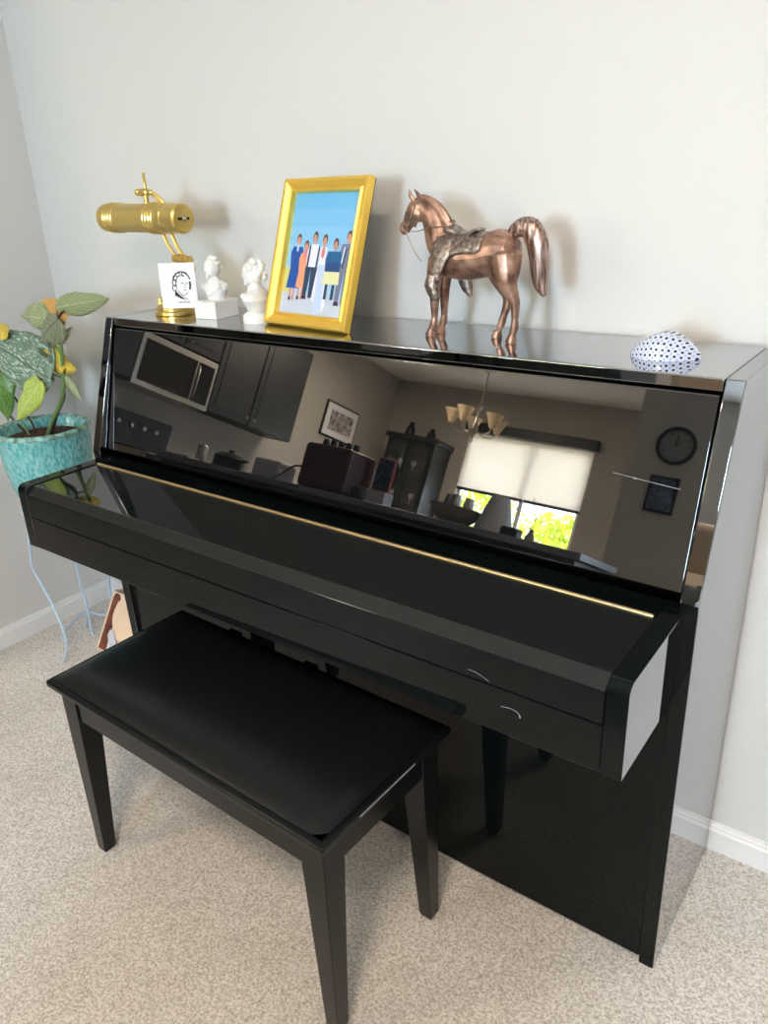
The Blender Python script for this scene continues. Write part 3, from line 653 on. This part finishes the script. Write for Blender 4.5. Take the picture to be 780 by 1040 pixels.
# saddle blanket, seat, horn, fenders
b = MB(); nu, nv = 20, 14; vs = []
for i in range(nu+1):
    for j in range(nv+1):
        u = i/nu; v = -1+2*j/nv; x = -.585+u*.098
        a = v*math.radians(102 - 34*u + 16*math.sin(u*9)*.3); r_z = .043; r_y = .0385
        vs.append(Vector((x, hy+math.sin(a)*r_y, 1.251+math.cos(a)*r_z)))
fs = [(i*(nv+1)+j, i*(nv+1)+j+1, (i+1)*(nv+1)+j+1, (i+1)*(nv+1)+j) for i in range(nu) for j in range(nv)]
b.add(vs, fs).build('saddle_blanket', 'pewter', horse, solid=.004, smooth=60)
b = MB(); b.tube(smoothpts([(-.574, hy, 1.296), (-.562, hy, 1.299), (-.548, hy, 1.293), (-.530, hy, 1.290), (-.516, hy, 1.294), (-.506, hy, 1.300)], 3), smoothr([(.006, .018), (.010, .022), (.007, .020), (.006, .021), (.007, .023), (.003, .020)], 3), 14)
b.build('saddle_seat', 'pewter', horse, smooth=60)
b = MB(); b.tube([(-.563, hy, 1.300), (-.564, hy, 1.311)], [.004, .003], 10); b.ball((-.5645, hy, 1.313), .0065, 12, 8, (1, 1, .6)); b.build('saddle_horn', 'pewter', horse)
for sy in (-1, 1):
    y_ = hy+sy*.041; dx = 0 if sy < 0 else .0
    b = MB(); b.tube(smoothpts([(-.560, hy+sy*.030, 1.282), (-.562, y_, 1.262), (-.572, y_+sy*.002, 1.238), (-.578, y_+sy*.002, 1.215)], 3), smoothr([(.014, .003), (.017, .004), (.014, .004), (.010, .004)], 3), 12)
    b.build('fender', 'pewter', horse, smooth=60)
    b = MB(); x_ = -.579 if sy < 0 else -.560
    b.tube(smoothpts([(x_-.002, y_+sy*.003, 1.222), (x_-.004, y_+sy*.004, 1.205), (x_+.001, y_+sy*.004, 1.190), (x_+.010, y_+sy*.004, 1.174)], 3), smoothr([(.010, .007), (.015, .010), (.012, .008), (.002, .002)], 3), 12)
    b.build('stirrup', 'pewter', horse, smooth=60)
b = MB(); b.tube(smoothpts([(-.668, hy-.010, 1.303), (-.650, hy-.013, 1.297), (-.628, hy-.018, 1.297), (-.610, hy-.021, 1.302), (-.585, hy-.02, 1.305), (-.565, hy-.01, 1.306)], 3), .0009, 6)
b.tube(smoothpts([(-.664, hy-.009, 1.303), (-.655, hy-.010, 1.280), (-.640, hy-.012, 1.258), (-.625, hy-.015, 1.243)], 3), .0009, 6); b.build('reins', 'pewter', horse)
b = MB()
for pts in ([(-.672, 1.309), (-.655, 1.303)], [(-.655, 1.303), (-.636, 1.345)], [(-.664, 1.316), (-.634, 1.322)]):
    for sy in (-1, 1): b.tube([(pts[0][0], hy+sy*.0115, pts[0][1]), ((pts[0][0]+pts[1][0])/2, hy+sy*.0145, (pts[0][1]+pts[1][1])/2), (pts[1][0], hy+sy*.0135, pts[1][1])], .0016, 6)
b.build('bridle', 'pewter', horse)
b = MB()
for sy in (-1, 1): b.ball((-.6545, hy+sy*.0125, 1.333), .0028, 8, 6)
b.build('eyes', 'tailm', horse)

# blue and white paperweight dome
dc = Vector((-.152, -.168, ZT)); b = MB(); nu, nv = 40, 16; vs = []; uvs = []
for j in range(nv+1):
    for i in range(nu+1):
        a = 2*PI*i/nu; t = j/nv
        px_ = math.cos(a); py_ = math.sin(a)
        rad = math.cos(t*PI/2)**.75; zz = math.sin(t*PI/2)
        X_ = .058*px_*rad; Y_ = math.copysign(.041*max(0, 1-abs(px_)**1.9)**.75, py_)*rad
        vs.append(dc+Vector((X_*.97+Y_*.1, Y_+X_*.08, zz*.041*(1-.35*abs(px_)**2*rad)))); uvs.append((X_*112, (zz*4.2+Y_*20)))
b.add(vs, [(j*(nu+1)+i, j*(nu+1)+i+1, (j+1)*(nu+1)+i+1, (j+1)*(nu+1)+i) for j in range(nv) for i in range(nu)], uvs)
b.build('x', 'dome', None)
o = bpy.data.objects['x']; o.name = 'paperweight'; tag(o, 'small white domed paperweight with blue speckles at the right end of the piano top', 'paperweight')

# ------------------------------------------------------------------ plant, pot and stand
pc_ = Vector((-1.862, -.30, 0)); zr = .774
plant = thing('potted_begonia', 'potted begonia with spotted leaves in a teal glazed pot left of the piano', 'plant', (pc_.x, pc_.y, zr-.235))
b = MB(); R0 = .127
b.lathe([(.06, -.235), (.085, -.235), (.092, -.228), (.110, -.17), (.123, -.10), (R0, -.04), (R0, -.012), (R0+.004, -.006), (R0+.003, 0), (R0-.006, .002), (R0-.012, -.004), (R0-.014, -.03), (.10, -.05), (.09, -.06)], (pc_.x, pc_.y, zr), seg=56)
b.build('pot', 'glaze', plant, smooth=50)
MB().lathe([(R0+.0045, -.010), (R0+.0055, -.004), (R0+.002, .003), (R0-.006, .0035), (R0-.0125, -.003)], (pc_.x, pc_.y, zr), seg=56, close=False).build('rim', 'rim', plant, smooth=60)
MB().lathe([(.11, -.045), (.113, -.032), (.08, -.026), (.04, -.022), (.002, -.020)], (pc_.x, pc_.y, zr), seg=40).build('soil', 'soil', plant)
def stem(pts, r, mm='stem'): MB().tube(smoothpts(pts, 5), smoothr([r]*(len(pts)-1)+[r*.6], 5), 8).build('stem', mm, plant)
stem([(-1.845, -.30, .745), (-1.800, -.30, .80), (-1.735, -.30, .865), (-1.700, -.30, .93), (-1.690, -.30, .99), (-1.680, -.30, 1.05), (-1.665, -.30, 1.10)], .0055)
stem([(-1.84, -.29, .745), (-1.795, -.29, .81), (-1.738, -.29, .87), (-1.728, -.29, .90)], .005, 'stem_dark')
stem([(-1.90, -.31, .745), (-1.89, -.31, .775), (-1.95, -.31, .84), (-1.97, -.31, .86)], .0032, 'stem_dark')
stem([(-1.93, -.31, .745), (-2.00, -.31, .78), (-2.05, -.31, .84), (-2.07, -.31, .90)], .0036, 'stem_dark')
stem([(-1.885, -.33, .745), (-1.89, -.335, .78), (-1.90, -.335, .80)], .0026)
stem([(-1.70, -.30, .93), (-1.76, -.31, .945), (-1.82, -.32, .95)], .0028)
stem([(-1.695, -.30, 1.0), (-1.74, -.29, 1.03), (-1.79, -.29, 1.06)], .0028)
stem([(-1.668, -.30, 1.09), (-1.655, -.30, 1.105), (-1.64, -.30, 1.112)], .003, 'stem_dark')
stem([(-1.685, -.30, 1.03), (-1.66, -.30, 1.055), (-1.625, -.30, 1.07)], .0016, 'stem_dark')
def leaf(base, tip, wd, mm, cup=.2, droop=.15, face=(0.35, -1, .25), skew=.12, back=.18):
    base = Vector(base); tip = Vector(tip); ax = tip-base; Ln = ax.length; ax.normalize(); fn = Vector(face); fn = (fn-ax*fn.dot(ax)).normalized(); sd = ax.cross(fn)
    nu, nv = 18, 10; vs = []; uvs = []
    for i in range(nu+1):
        u = i/nu; s = -back + u*(1+back)
        wv = (math.sin(PI*min(1, u**.72))**.75)*(1-.25*u)
        for j in range(nv+1):
            v = -1+2*j/nv
            lobe = -abs(v)*0.0
            rip = .035*math.sin(u*16+v*2)*abs(v)
            p = base + ax*(Ln*(s + (-.10*(1-u)**2 * (1-abs(v))*-1.0 if False else 0))) + sd*(v*wd*.5*wv*(1+skew*(1 if v > 0 else -1))) + fn*(-cup*wd*abs(v)**1.5*wv + rip*wd - droop*Ln*(s**2 if s > 0 else s*s*.6))
            vs.append(p); uvs.append((u, v))
    fs = [(i*(nv+1)+j, i*(nv+1)+j+1, (i+1)*(nv+1)+j+1, (i+1)*(nv+1)+j) for i in range(nu) for j in range(nv)]
    return MB().add(vs, fs, uvs).build('leaf', mm, plant, solid=.0008, smooth=80)
leaf((-1.655, -.30, 1.122), (-1.425, -.30, 1.158), .068, 'leaf_pale', .10, -.04, (.2, -1, -.25), .1, .10)
leaf((-1.745, -.29, 1.085), (-1.875, -.29, 1.085), .085, 'leaf_pale', .1, .05, (.3, -1, .1))
leaf((-1.745, -.29, 1.060), (-1.755, -.29, 1.118), .05, 'leaf_pale', .1, .05, (.3, -1, .1))
leaf((-1.665, -.315, 1.085), (-1.745, -.33, 1.035), .115, 'leaf_grey', .22, .15, (.35, -1, .4))
leaf((-1.655, -.30, 1.095), (-1.725, -.31, 1.140), .065, 'leaf_orange', .3, .1, (.35, -1, .2))
leaf((-1.700, -.31, .965), (-1.800, -.31, 1.035), .06, 'leaf_yellow', .3, .1, (.3, -1, .5))
leaf((-1.690, -.30, .965), (-1.655, -.29, .955), .035, 'leaf_yellow', .3, .1, (.3, -1, .3))
leaf((-1.730, -.34, .945), (-2.010, -.36, 1.04), .175, 'leaf_silver', .12, .12, (.35, -1, .35), .05, .12)
leaf((-1.740, -.335, .98), (-1.820, -.345, .885), .12, 'leaf_silver', .15, .1, (.35, -1, .2))
leaf((-1.975, -.34, .955), (-1.965, -.35, .785), .125, 'leaf_green', .15, .06, (.35, -1, .15))
leaf((-2.06, -.34, .965), (-2.03, -.35, .83), .10, 'leaf_green', .15, .06, (.35, -1, .15))
leaf((-1.738, -.36, .915), (-1.880, -.37, .805), .085, 'leaf_lime', .12, .05, (.35, -1, .25))
leaf((-1.90, -.33, 1.04), (-1.99, -.33, 1.055), .05, 'leaf_yellow', .12, .05, (.35, -1, .5))
leaf((-1.690, -.30, .93), (-1.655, -.29, .87), .03, 'leaf_pale', .2, .05)
leaf((-1.670, -.30, 1.04), (-1.620, -.30, 1.075), .022, 'leaf_grey', .2, .05)
# wire stand
sc = Vector((-1.895, -.26, 0)); zs = zr-.2365
std = thing('plant_stand', 'pale blue wire plant stand with curved legs under the teal pot', 'plant stand', (sc.x, sc.y, 0))
MB().tube([(pc_.x+.10*math.cos(2*PI*k/32), pc_.y+.10*math.sin(2*PI*k/32), zs-.006) for k in range(33)], .006, 10).build('top_ring', 'standblue', std)
b = MB()
for k in range(3): a = PI*k/3+.3; b.tube([(pc_.x+.10*math.cos(a), pc_.y+.10*math.sin(a), zs-.008), (pc_.x-.10*math.cos(a), pc_.y-.10*math.sin(a), zs-.008)], .004, 8)
b.build('cross_wires', 'standblue', std)
L1 = smoothpts([(-1.935, -.365, zs-.006), (-1.985, -.345, .45), (-2.022, -.335, .36), (-2.028, -.34, .295), (-1.985, -.345, .246), (-1.929, -.350, .180), (-1.888, -.360, .126), (-1.862, -.370, .083), (-1.873, -.378, .032), (-1.892, -.378, .004)], 4)
L2 = smoothpts([(-1.93, -.235, zs-.006), (-2.00, -.205, .42), (-2.028, -.19, .30), (-2.020, -.195, .22), (-2.010, -.20, .15), (-2.000, -.20, .10), (-2.012, -.20, .05), (-2.03, -.205, .004)], 4)
L3 = smoothpts([(-1.80, -.23, zs-.006), (-1.83, -.18, .42), (-1.875, -.15, .30), (-1.905, -.15, .238), (-1.925, -.15, .149), (-1.90, -.16, .08), (-1.88, -.17, .004)], 4)
for P in (L1, L2, L3): MB().tube(P, .0046, 8).build('leg', 'standblue', std)
MB().tube(smoothpts([(-2.006, -.20, .075), (-2.002, -.25, .06), (-1.96, -.32, .065), (-1.895, -.362, .075)], 4), .0042, 8).build('brace', 'standblue', std)
MB().tube(smoothpts([(-2.006, -.20, .075), (-1.97, -.18, .06), (-1.92, -.165, .07), (-1.905, -.16, .09)], 4), .0042, 8).build('brace', 'standblue', std)
MB().tube(smoothpts([(-2.000, -.20, .10), (-1.985, -.21, .05), (-1.965, -.22, .012), (-1.955, -.225, .004)], 4), .0045, 8).build('foot_scroll', 'standblue', std)

# leaning wooden board with disc
bd = thing('wooden_board', 'pale wooden board with dark brown field and tan disc leaning between piano and plant stand', 'board', (-1.78, -.262, 0))
def BP(u, v, t): return Vector((-1.885+u, -.262+.35*v, v)) + Vector((0, -.944, .33))*t
MB().prism([(0, 0), (.30, 0), (.30, .285), (.062, .285), (.050, .205)][:3] + [(.30, .2), (.052, .2)], BP, -.012, 0).build('panel', 'palewood', bd, bevel=.002)
field = [(.012, .004), (.060, .004), (.058, .03), (.066, .045), (.060, .062), (.068, .082), (.080, .090), (.070, .11), (.071, .14), (.080, .165), (.095, .180), (.088, .193), (.070, .195), (.060, .18)]
MB().prism(field, BP, 0, .0025).build('brown_field', 'brownwood', bd, bevel=.0005)
disc = [(.072+.1+.1*math.cos(2*PI*k/40), .118+.082*math.sin(2*PI*k/40)) for k in range(40)]
MB().prism(disc, BP, .0005, .007).build('disc', 'tanwood', bd, bevel=.0015)
MB().prism([(.062, .004), (.115, .004), (.105, .05), (.090, .083), (.070, .078), (.062, .06), (.068, .045)], BP, .0072, .010).build('grey_patch', 'greyp', bd, bevel=.001)

# ------------------------------------------------------------------ the room behind the camera (seen mirrored in the piano)
CT = 0.94
pen = thing('kitchen_peninsula', 'dark kitchen peninsula with a grey worktop behind the viewer', 'kitchen counter', (-2.5, -2.9, 0))
B(-4.0, -.985, -3.2, -2.6, CT-.035, CT).build('worktop', 'counter', pen, bevel=.004)
B(-3.98, -1.02, -3.17, -2.64, .0, CT-.036).build('body', 'cabinet', pen)
for k in range(5): B(-3.94+k*.58, -3.42+k*.58, -2.64, -2.622, .12, CT-.06).build('front_panel', 'cabinet', pen, bevel=.004)
# base run and range along the kitchen wall
rng = thing('kitchen_range', 'stainless and black kitchen range under the microwave', 'range', (-4.42, -2.95, 0))
B(-4.74, -4.1, -3.28, -2.60, 0, .92).build('body', 'steel', rng, bevel=.004)
B(-4.745, -4.69, -3.26, -2.62, .925, 1.19).build('back_panel', 'appl_black', rng, bevel=.004)
B(-4.7, -4.12, -3.26, -2.62, .9205, .93).build('cooktop', 'glassblack', rng)
B(-4.105, -4.085, -3.25, -2.63, .25, .78).build('oven_door', 'glassblack', rng, bevel=.003)
MB().tube([(-4.06, -3.22, .82), (-4.06, -2.66, .82)], .012).build('oven_handle', 'steel', rng)
for k in range(4): MB().lathe([(.018, 0), (.016, .02), (.002, .022)], (-4.69, -2.75-k*.12, 1.1), (1, 0, 0), 14).build('knob', 'steel', rng)
base_ = thing('base_cabinet', 'dark base cabinets with grey worktop along the kitchen wall', 'cabinet', (-4.42, -3.8, 0))
B(-4.74, -4.14, -4.32, -3.30, 0, CT-.036).build('body', 'cabinet', base_); B(-4.745, -4.1, -4.34, -3.29, CT-.035, CT).build('worktop', 'counter', base_, bevel=.003)
mw = thing('microwave_oven', 'stainless over-the-range microwave with a dark glass door', 'microwave', (-4.58, -2.94, 1.36))
B(-4.74, -4.42, -3.30, -2.56, 1.36, 1.745).build('body', 'steel', mw, bevel=.005)
B(-4.421, -4.414, -3.09, -2.60, 1.40, 1.70).build('door_glass', 'glassblack', mw, bevel=.002)
B(-4.421, -4.414, -3.27, -3.11, 1.40, 1.70).build('control_panel', 'glassblack', mw, bevel=.002)
MB().tube([(-4.40, -3.10, 1.43), (-4.385, -3.10, 1.46), (-4.385, -3.10, 1.64), (-4.40, -3.10, 1.67)], .009).build('door_handle', 'steel', mw)
def wallcab(y0, y1, z0, z1, lab, knob=None):
    t = thing('wall_cabinet', lab, 'cabinet', (-4.58, (y0+y1)/2, z0), 'dark upper kitchen cabinets')
    B(-4.745, -4.44, y0+.001, y1-.001, z0, z1).build('body', 'cabinet', t, bevel=.002)
    d = B(-4.438, -4.42, y0+.004, y1-.004, z0+.004, z1-.004).build('door', 'cabinet', t, bevel=.003)
    B(-4.419, -4.415, y0+.06, y1-.06, z0+.06, z1-.06).build('inset_panel', 'cabinet', d, bevel=.003)
    if knob is not None: MB().lathe([(.006, 0), (.006, .012), (.013, .018), (.002, .026)], (-4.42, knob, z0+.06), (1, 0, 0), 14).build('knob', 'steel', d)
wallcab(-3.30, -2.93, 1.755, 2.20, 'small dark cabinet above the right half of the microwave', -2.97)
wallcab(-2.93, -2.56, 1.755, 2.20, 'small dark cabinet above the left half of the microwave', -2.89)
wallcab(-2.555, -2.10, 1.38, 2.20, 'tall dark wall cabinet left of the microwave', -2.15)
wallcab(-3.77, -3.305, 1.38, 2.20, 'dark wall cabinet right beside the microwave', -3.73)
wallcab(-4.33, -3.775, 1.38, 2.20, 'dark wall cabinet at the end of the kitchen row', -3.82)
# framed print on the kitchen wall
pf = thing('framed_print', 'framed grey print in a thin dark frame on the kitchen wall', 'picture', (-4.74, -5.34, 1.66))
B(-4.748, -4.73, -5.62, -5.06, 1.62, 1.98).build('frame', 'appl_black', pf, bevel=.003); B(-4.731, -4.727, -5.60, -5.08, 1.64, 1.96).build('mount', 'paper', pf); B(-4.728, -4.724, -5.53, -5.15, 1.70, 1.90).build('print', 'artgrey', pf)
# china hutch in the corner
hu = thing('china_cabinet', 'tall dark china cabinet with glass doors in the dining corner', 'cabinet', (-4.2, -5.95, 0))
B(-4.46, -3.88, -6.18, -5.80, 0, .85).build('base', 'cabinet', hu, bevel=.005)
mb = MB(); mb.box(-4.46, -4.43, -6.18, -5.85, .85, 1.85); mb.box(-3.91, -3.88, -6.18, -5.85, .85, 1.85); mb.box(-4.46, -3.88, -6.18, -6.16, .85, 1.85); mb.box(-4.49, -3.85, -6.18, -5.82, 1.85, 1.90)
mb.build('upper_case', 'cabinet', hu)
for z in (1.18, 1.52): B(-4.43, -3.91, -6.15, -5.87, z, z+.015).build('shelf', 'cabinet', hu)
for x in (-4.43, -4.165):
    d = MB(); d.box(x, x+.03, -5.85, -5.83, .86, 1.84); d.box(x+.225, x+.255, -5.85, -5.83, .86, 1.84); d.box(x, x+.255, -5.85, -5.83, .86, .90); d.box(x, x+.255, -5.85, -5.83, 1.80, 1.84)
    d = d.build('door', 'cabinet', hu); B(x+.03, x+.225, -5.843, -5.838, .90, 1.80).build('pane', 'glass', d)
gi = 0
for z, xs in ((1.195, (-4.35, -4.25, -4.1, -4.0)), (1.535, (-4.33, -4.17, -4.02)), (.865, (-4.3, -4.05))):
    for x in xs:
        o = MB().lathe([(.022, 0), (.024, .004), (.004, .01), (.004, .05), (.028, .08), (.032, .12), (.028, .12)], (x, -6.0, z), seg=16).build('glass_goblet', 'greyp')
        gi += 1; tag(o, 'pale goblet in the china cabinet, %s from the left on its %s shelf' % (('first', 'second', 'third', 'fourth')[xs.index(x)], {1.195: 'middle', 1.535: 'top', .865: 'bottom'}[z]), 'goblet', 'goblets in the china cabinet')
for k, (x, h_) in enumerate(((-4.32, .16), (-4.05, .12))):
    o = MB().lathe([(.03, 0), (.05, .03), (.045, h_*.6), (.02, h_*.85), (.03, h_)], (x, -6.0, 1.90), seg=18).build('vase', 'appl_black')
    tag(o, ['tall dark vase on top of the china cabinet', 'short dark vase on top of the china cabinet'][k], 'vase')
# chandelier
cc = Vector((-3.25, -5.4, 0))
ch = thing('chandelier', 'five-arm chandelier with upturned frosted glass shades over the dining area', 'chandelier', (cc.x, cc.y, CZ))
MB().lathe([(.06, 0), (.065, -.01), (.03, -.03), (.01, -.04)], (cc.x, cc.y, CZ), seg=24).build('canopy', 'steel', ch)
MB().tube([(cc.x, cc.y, CZ-.03), (cc.x, cc.y, 2.15)], .006, 8).build('rod', 'steel', ch)
MB().lathe([(.008, 2.22), (.03, 2.19), (.014, 2.14), (.012, 2.05), (.035, 2.0), (.04, 1.96), (.02, 1.92), (.008, 1.88), (.014, 1.865), (.002, 1.85)], (cc.x, cc.y, 0), seg=20).build('body', 'steel', ch)
for k in range(5):
    a = 2*PI*k/5+.35; dx, dy = math.cos(a), math.sin(a)
    arm = MB().tube(smoothpts([(cc.x+dx*.02, cc.y+dy*.02, 1.98), (cc.x+dx*.10, cc.y+dy*.10, 1.93), (cc.x+dx*.20, cc.y+dy*.20, 1.95), (cc.x+dx*.23, cc.y+dy*.23, 2.00)], 4), .006, 8).build('arm', 'steel', ch)
    MB().lathe([(.022, 1.99), (.03, 2.0), (.045, 2.04), (.062, 2.08), (.085, 2.12), (.080, 2.12), (.058, 2.085), (.04, 2.045), (.025, 2.01)], (cc.x+dx*.23, cc.y+dy*.23, 0), seg=22, close=False).build('lamp_shade', 'shade', arm)
# clock and dark picture on the near wall
ck = thing('wall_clock', 'round wall clock with a dark rim on the wall behind the viewer', 'clock', (-1.20, YJ+.01, 1.78))
cy_ = 1.905; MB().lathe([(.10, .0), (.132, .0), (.135, .012), (.130, .026), (.112, .028), (.108, .014), (.10, .012)], (-1.20, YJ+.001, cy_), (0, 1, 0), 40).build('rim', 'appl_black', ck)
MB().lathe([(.109, .0), (.109, .013)], (-1.20, YJ+.002, cy_), (0, 1, 0), 40).build('dial', 'clockface', ck)
b = MB(); b.box(-1.204, -1.196, YJ+.016, YJ+.019, cy_-.01, cy_+.075); b.build('minute_hand', 'appl_black', ck)
b = MB(); b.tube([(-1.2, YJ+.0175, cy_), (-1.165, YJ+.0175, cy_+.035)], .003, 6); b.build('hour_hand', 'appl_black', ck)
b = MB()
for k in range(12): a = 2*PI*k/12; b.ball((-1.2+.092*math.cos(a), YJ+.0165, cy_+.092*math.sin(a)), .005, 6, 4)
b.build('hour_marks', 'appl_black', ck)
p2 = thing('framed_picture', 'small picture with a dark blue image and black frame below the wall clock', 'picture', (-1.21, YJ+.01, 1.43))
B(-1.315, -1.115, YJ+.001, YJ+.022, 1.43, 1.685).build('frame', 'appl_black', p2, bevel=.004); B(-1.295, -1.135, YJ+.021, YJ+.024, 1.45, 1.665).build('print', 'artblue', p2); B(-1.293, -1.137, YJ+.025, YJ+.027, 1.452, 1.663).build('glass_cover', 'glass', p2)
# things on the peninsula
def simple(name, label, cat, mb, mm, **k): return tag(mb.build(name, mm, **k), label, cat)
t = thing('countertop_cooker', 'dark red and black countertop cooker with a row of knobs on the peninsula', 'cooker', (-2.73, -2.92, CT))
B(-2.91, -2.55, -3.08, -2.78, CT+.012, CT+.29).build('body', 'appl_red', t, bevel=.03, segs=4)
B(-2.90, -2.56, -3.07, -2.79, CT, CT+.014).build('base', 'appl_black', t)
for k in range(5): MB().lathe([(.02, 0), (.022, .02), (.016, .05), (.002, .055)], (-2.85+k*.06, -2.9, CT+.285), seg=14).build('knob', 'appl_black', t)
MB().tube(smoothpts([(-2.90, -2.88, CT+.12), (-3.0, -2.86, CT+.13), (-3.06, -2.82, CT+.06), (-3.08, -2.76, CT+.006)], 4), .007, 8).build('power_cord', 'appl_black', t)
t = thing('tabletop_picture', 'small framed photo standing beside the dark red cooker', 'picture frame', (-2.47, -3.05, CT))
B(-2.53, -2.40, -3.06, -3.045, CT+.10, CT+.31).build('frame', 'redtrim', t, bevel=.003); B(-2.52, -2.41, -3.045, -3.042, CT+.112, CT+.30).build('print', 'artblue', t); B(-2.535, -2.39, -3.1, -3.0, CT, CT+.10).build('stand_box', 'greyp', t, bevel=.004)
simple('black_jar', 'short black jar on the peninsula near the small framed photo', 'jar', MB().lathe([(.04, 0), (.045, .01), (.045, .07), (.03, .085), (.002, .09)], (-2.44, -2.8, CT), seg=20), 'appl_black')
t = thing('fruit_bowl', 'stone-coloured bowl on the peninsula holding glass jars', 'bowl', (-1.84, -2.9, CT))
MB().lathe([(.07, 0), (.08, .008), (.13, .05), (.15, .10), (.143, .10), (.12, .05), (.07, .018), (.002, .015)], (-1.84, -2.9, CT), seg=36).build('shell', 'bowl', t)
for k, (x, y) in enumerate(((-1.90, -2.92), (-1.83, -2.86), (-1.79, -2.94))):
    o = MB().lathe([(.03, 0), (.032, .01), (.032, .10), (.026, .115), (.026, .13), (.002, .132)], (x, y, CT+.035), seg=18).build('jar', 'steel'); tag(o, ['steel jar at the left side of the bowl on the peninsula', 'steel jar at the front of the bowl on the peninsula', 'steel jar at the right side of the bowl on the peninsula'][k], 'jar')
simple('grey_lampshade', 'grey cone-shaped shade standing on the peninsula beside the bowl', 'shade', MB().lathe([(.11, 0), (.11, .01), (.05, .21), (.04, .21)], (-1.60, -2.92, CT), seg=28), 'greyp')
simple('trinket_box', 'small dark block-like box on the peninsula below the window', 'box', B(-1.50, -1.40, -2.86, -2.78, CT, CT+.055), 'appl_black', bevel=.012)
t = thing('twig_vase', 'slim vase with bare twigs on the peninsula in front of the window', 'vase', (-1.42, -3.0, CT))
MB().lathe([(.02, 0), (.028, .03), (.012, .07), (.015, .08)], (-1.42, -3.0, CT), seg=16).build('vessel', 'bowl', t)
for a in ((-1.50, .20), (-1.38, .22), (-1.45, .25)): MB().tube([(-1.42, -3, CT+.06), ((-1.42+a[0])/2-.01, -3, CT+.06+a[1]*.5), (a[0], -3, CT+a[1])], .002, 5).build('twig', 'stem_dark', t)
simple('steel_canister', 'tall steel canister on the peninsula in front of the range', 'canister', MB().lathe([(.035, 0), (.037, .005), (.037, .12), (.030, .13), (.01, .135), (.01, .15), (.002, .152)], (-3.90, -2.9, CT), seg=20), 'steel')
t = thing('saucepan', 'dark lidded saucepan on the peninsula left of the clear box', 'saucepan', (-3.62, -2.9, CT))
MB().lathe([(.10, 0), (.11, .01), (.11, .08), (.112, .085), (.08, .11), (.02, .118), (.02, .135), (.002, .137)], (-3.62, -2.9, CT), seg=28).build('pan', 'appl_black', t); MB().tube([(-3.52, -2.85, CT+.07), (-3.36, -2.80, CT+.075)], .01).build('handle', 'appl_black', t)
simple('storage_box', 'pale grey food storage box on the peninsula beside the saucepan', 'box', B(-3.33, -3.10, -3.0, -2.82, CT, CT+.13), 'greyp', bevel=.02)
for k, (x, lab) in enumerate(((-3.86, 'black pepper mill on the peninsula right of the canister'), (-3.78, 'second black mill on the peninsula next to the saucepan'))):
    simple('pepper_mill', lab, 'mill', MB().lathe([(.02, 0), (.022, .03), (.015, .06), (.02, .08), (.004, .10)], (x+.02, -3.05, CT), seg=14), 'appl_black')
simple('serving_tray', 'long steel serving tray on the peninsula edge', 'tray', B(-3.98, -3.72, -2.72, -2.63, CT, CT+.016), 'steel', bevel=.005)
# bar stool with a grey back
t = thing('bar_stool', 'grey-backed bar stool tucked against the peninsula', 'stool', (-2.02, -2.35, 0))
B(-2.20, -1.84, -2.23, -2.20, .72, .86).build('backrest', 'counter', t, bevel=.01); B(-2.21, -1.83, -2.57, -2.21, .62, .66).build('seat', 'counter', t, bevel=.012)
for sx in (-2.19, -1.85):
    for sy in (-2.55, -2.225): MB().tube([(sx, sy, 0), (sx, sy, .62 if sy < -2.4 else .86)], .013, 8).build('leg', 'satin', t)
# ceiling fixtures added, unseen, for the warm fill lights
for i, (x, y, lab) in enumerate(((-3.5, -4.5, 'added square fill lamp on the ceiling over the kitchen'), (.15, -2.0, 'added square fill lamp on the ceiling over the living area'))):
    t = thing('added_fill_lamp', lab, 'fill lamp', (x, y, CZ))
    B(x-.28, x+.28, y-.28, y+.28, CZ-.06, CZ-.001).build('housing', 'trim', t, bevel=.006); B(x-.25, x+.25, y-.25, y+.25, CZ-.075, CZ-.061).build('diffuser', 'fill_glow', t, bevel=.004)
# unseen chair added behind the camera to cast the carpet shadow
t = thing('added_armchair', 'beige upholstered chair added behind the viewer to shade the carpet', 'added_armchair', (-.36, -2.1, 0))
SX0, SX1 = -0.66, -0.06; SH = .85
B(SX0, SX1, -2.30, -1.72, .10, .40).build('base', 'sofa', t, bevel=.03, segs=3); B(SX0+.12, SX1-.12, -2.12, -1.72, .40, .52).build('seat_cushion', 'sofa', t, bevel=.04, segs=3)
B(SX0, SX1, -2.36, -2.14, .38, SH).build('backrest', 'sofa', t, bevel=.05, segs=3)
for x in (SX0, SX1-.12): B(x, x+.12, -2.2, -1.72, .38, .62).build('armrest', 'sofa', t, bevel=.03, segs=3)
for x in (SX0+.06, SX1-.06):
    for y in (-2.24, -1.78): MB().tube([(x, y, 0), (x, y, .11)], .018, 10).build('foot', 'brownwood', t)

for o in bpy.data.objects:
    if '_o' in o: del o['_o']
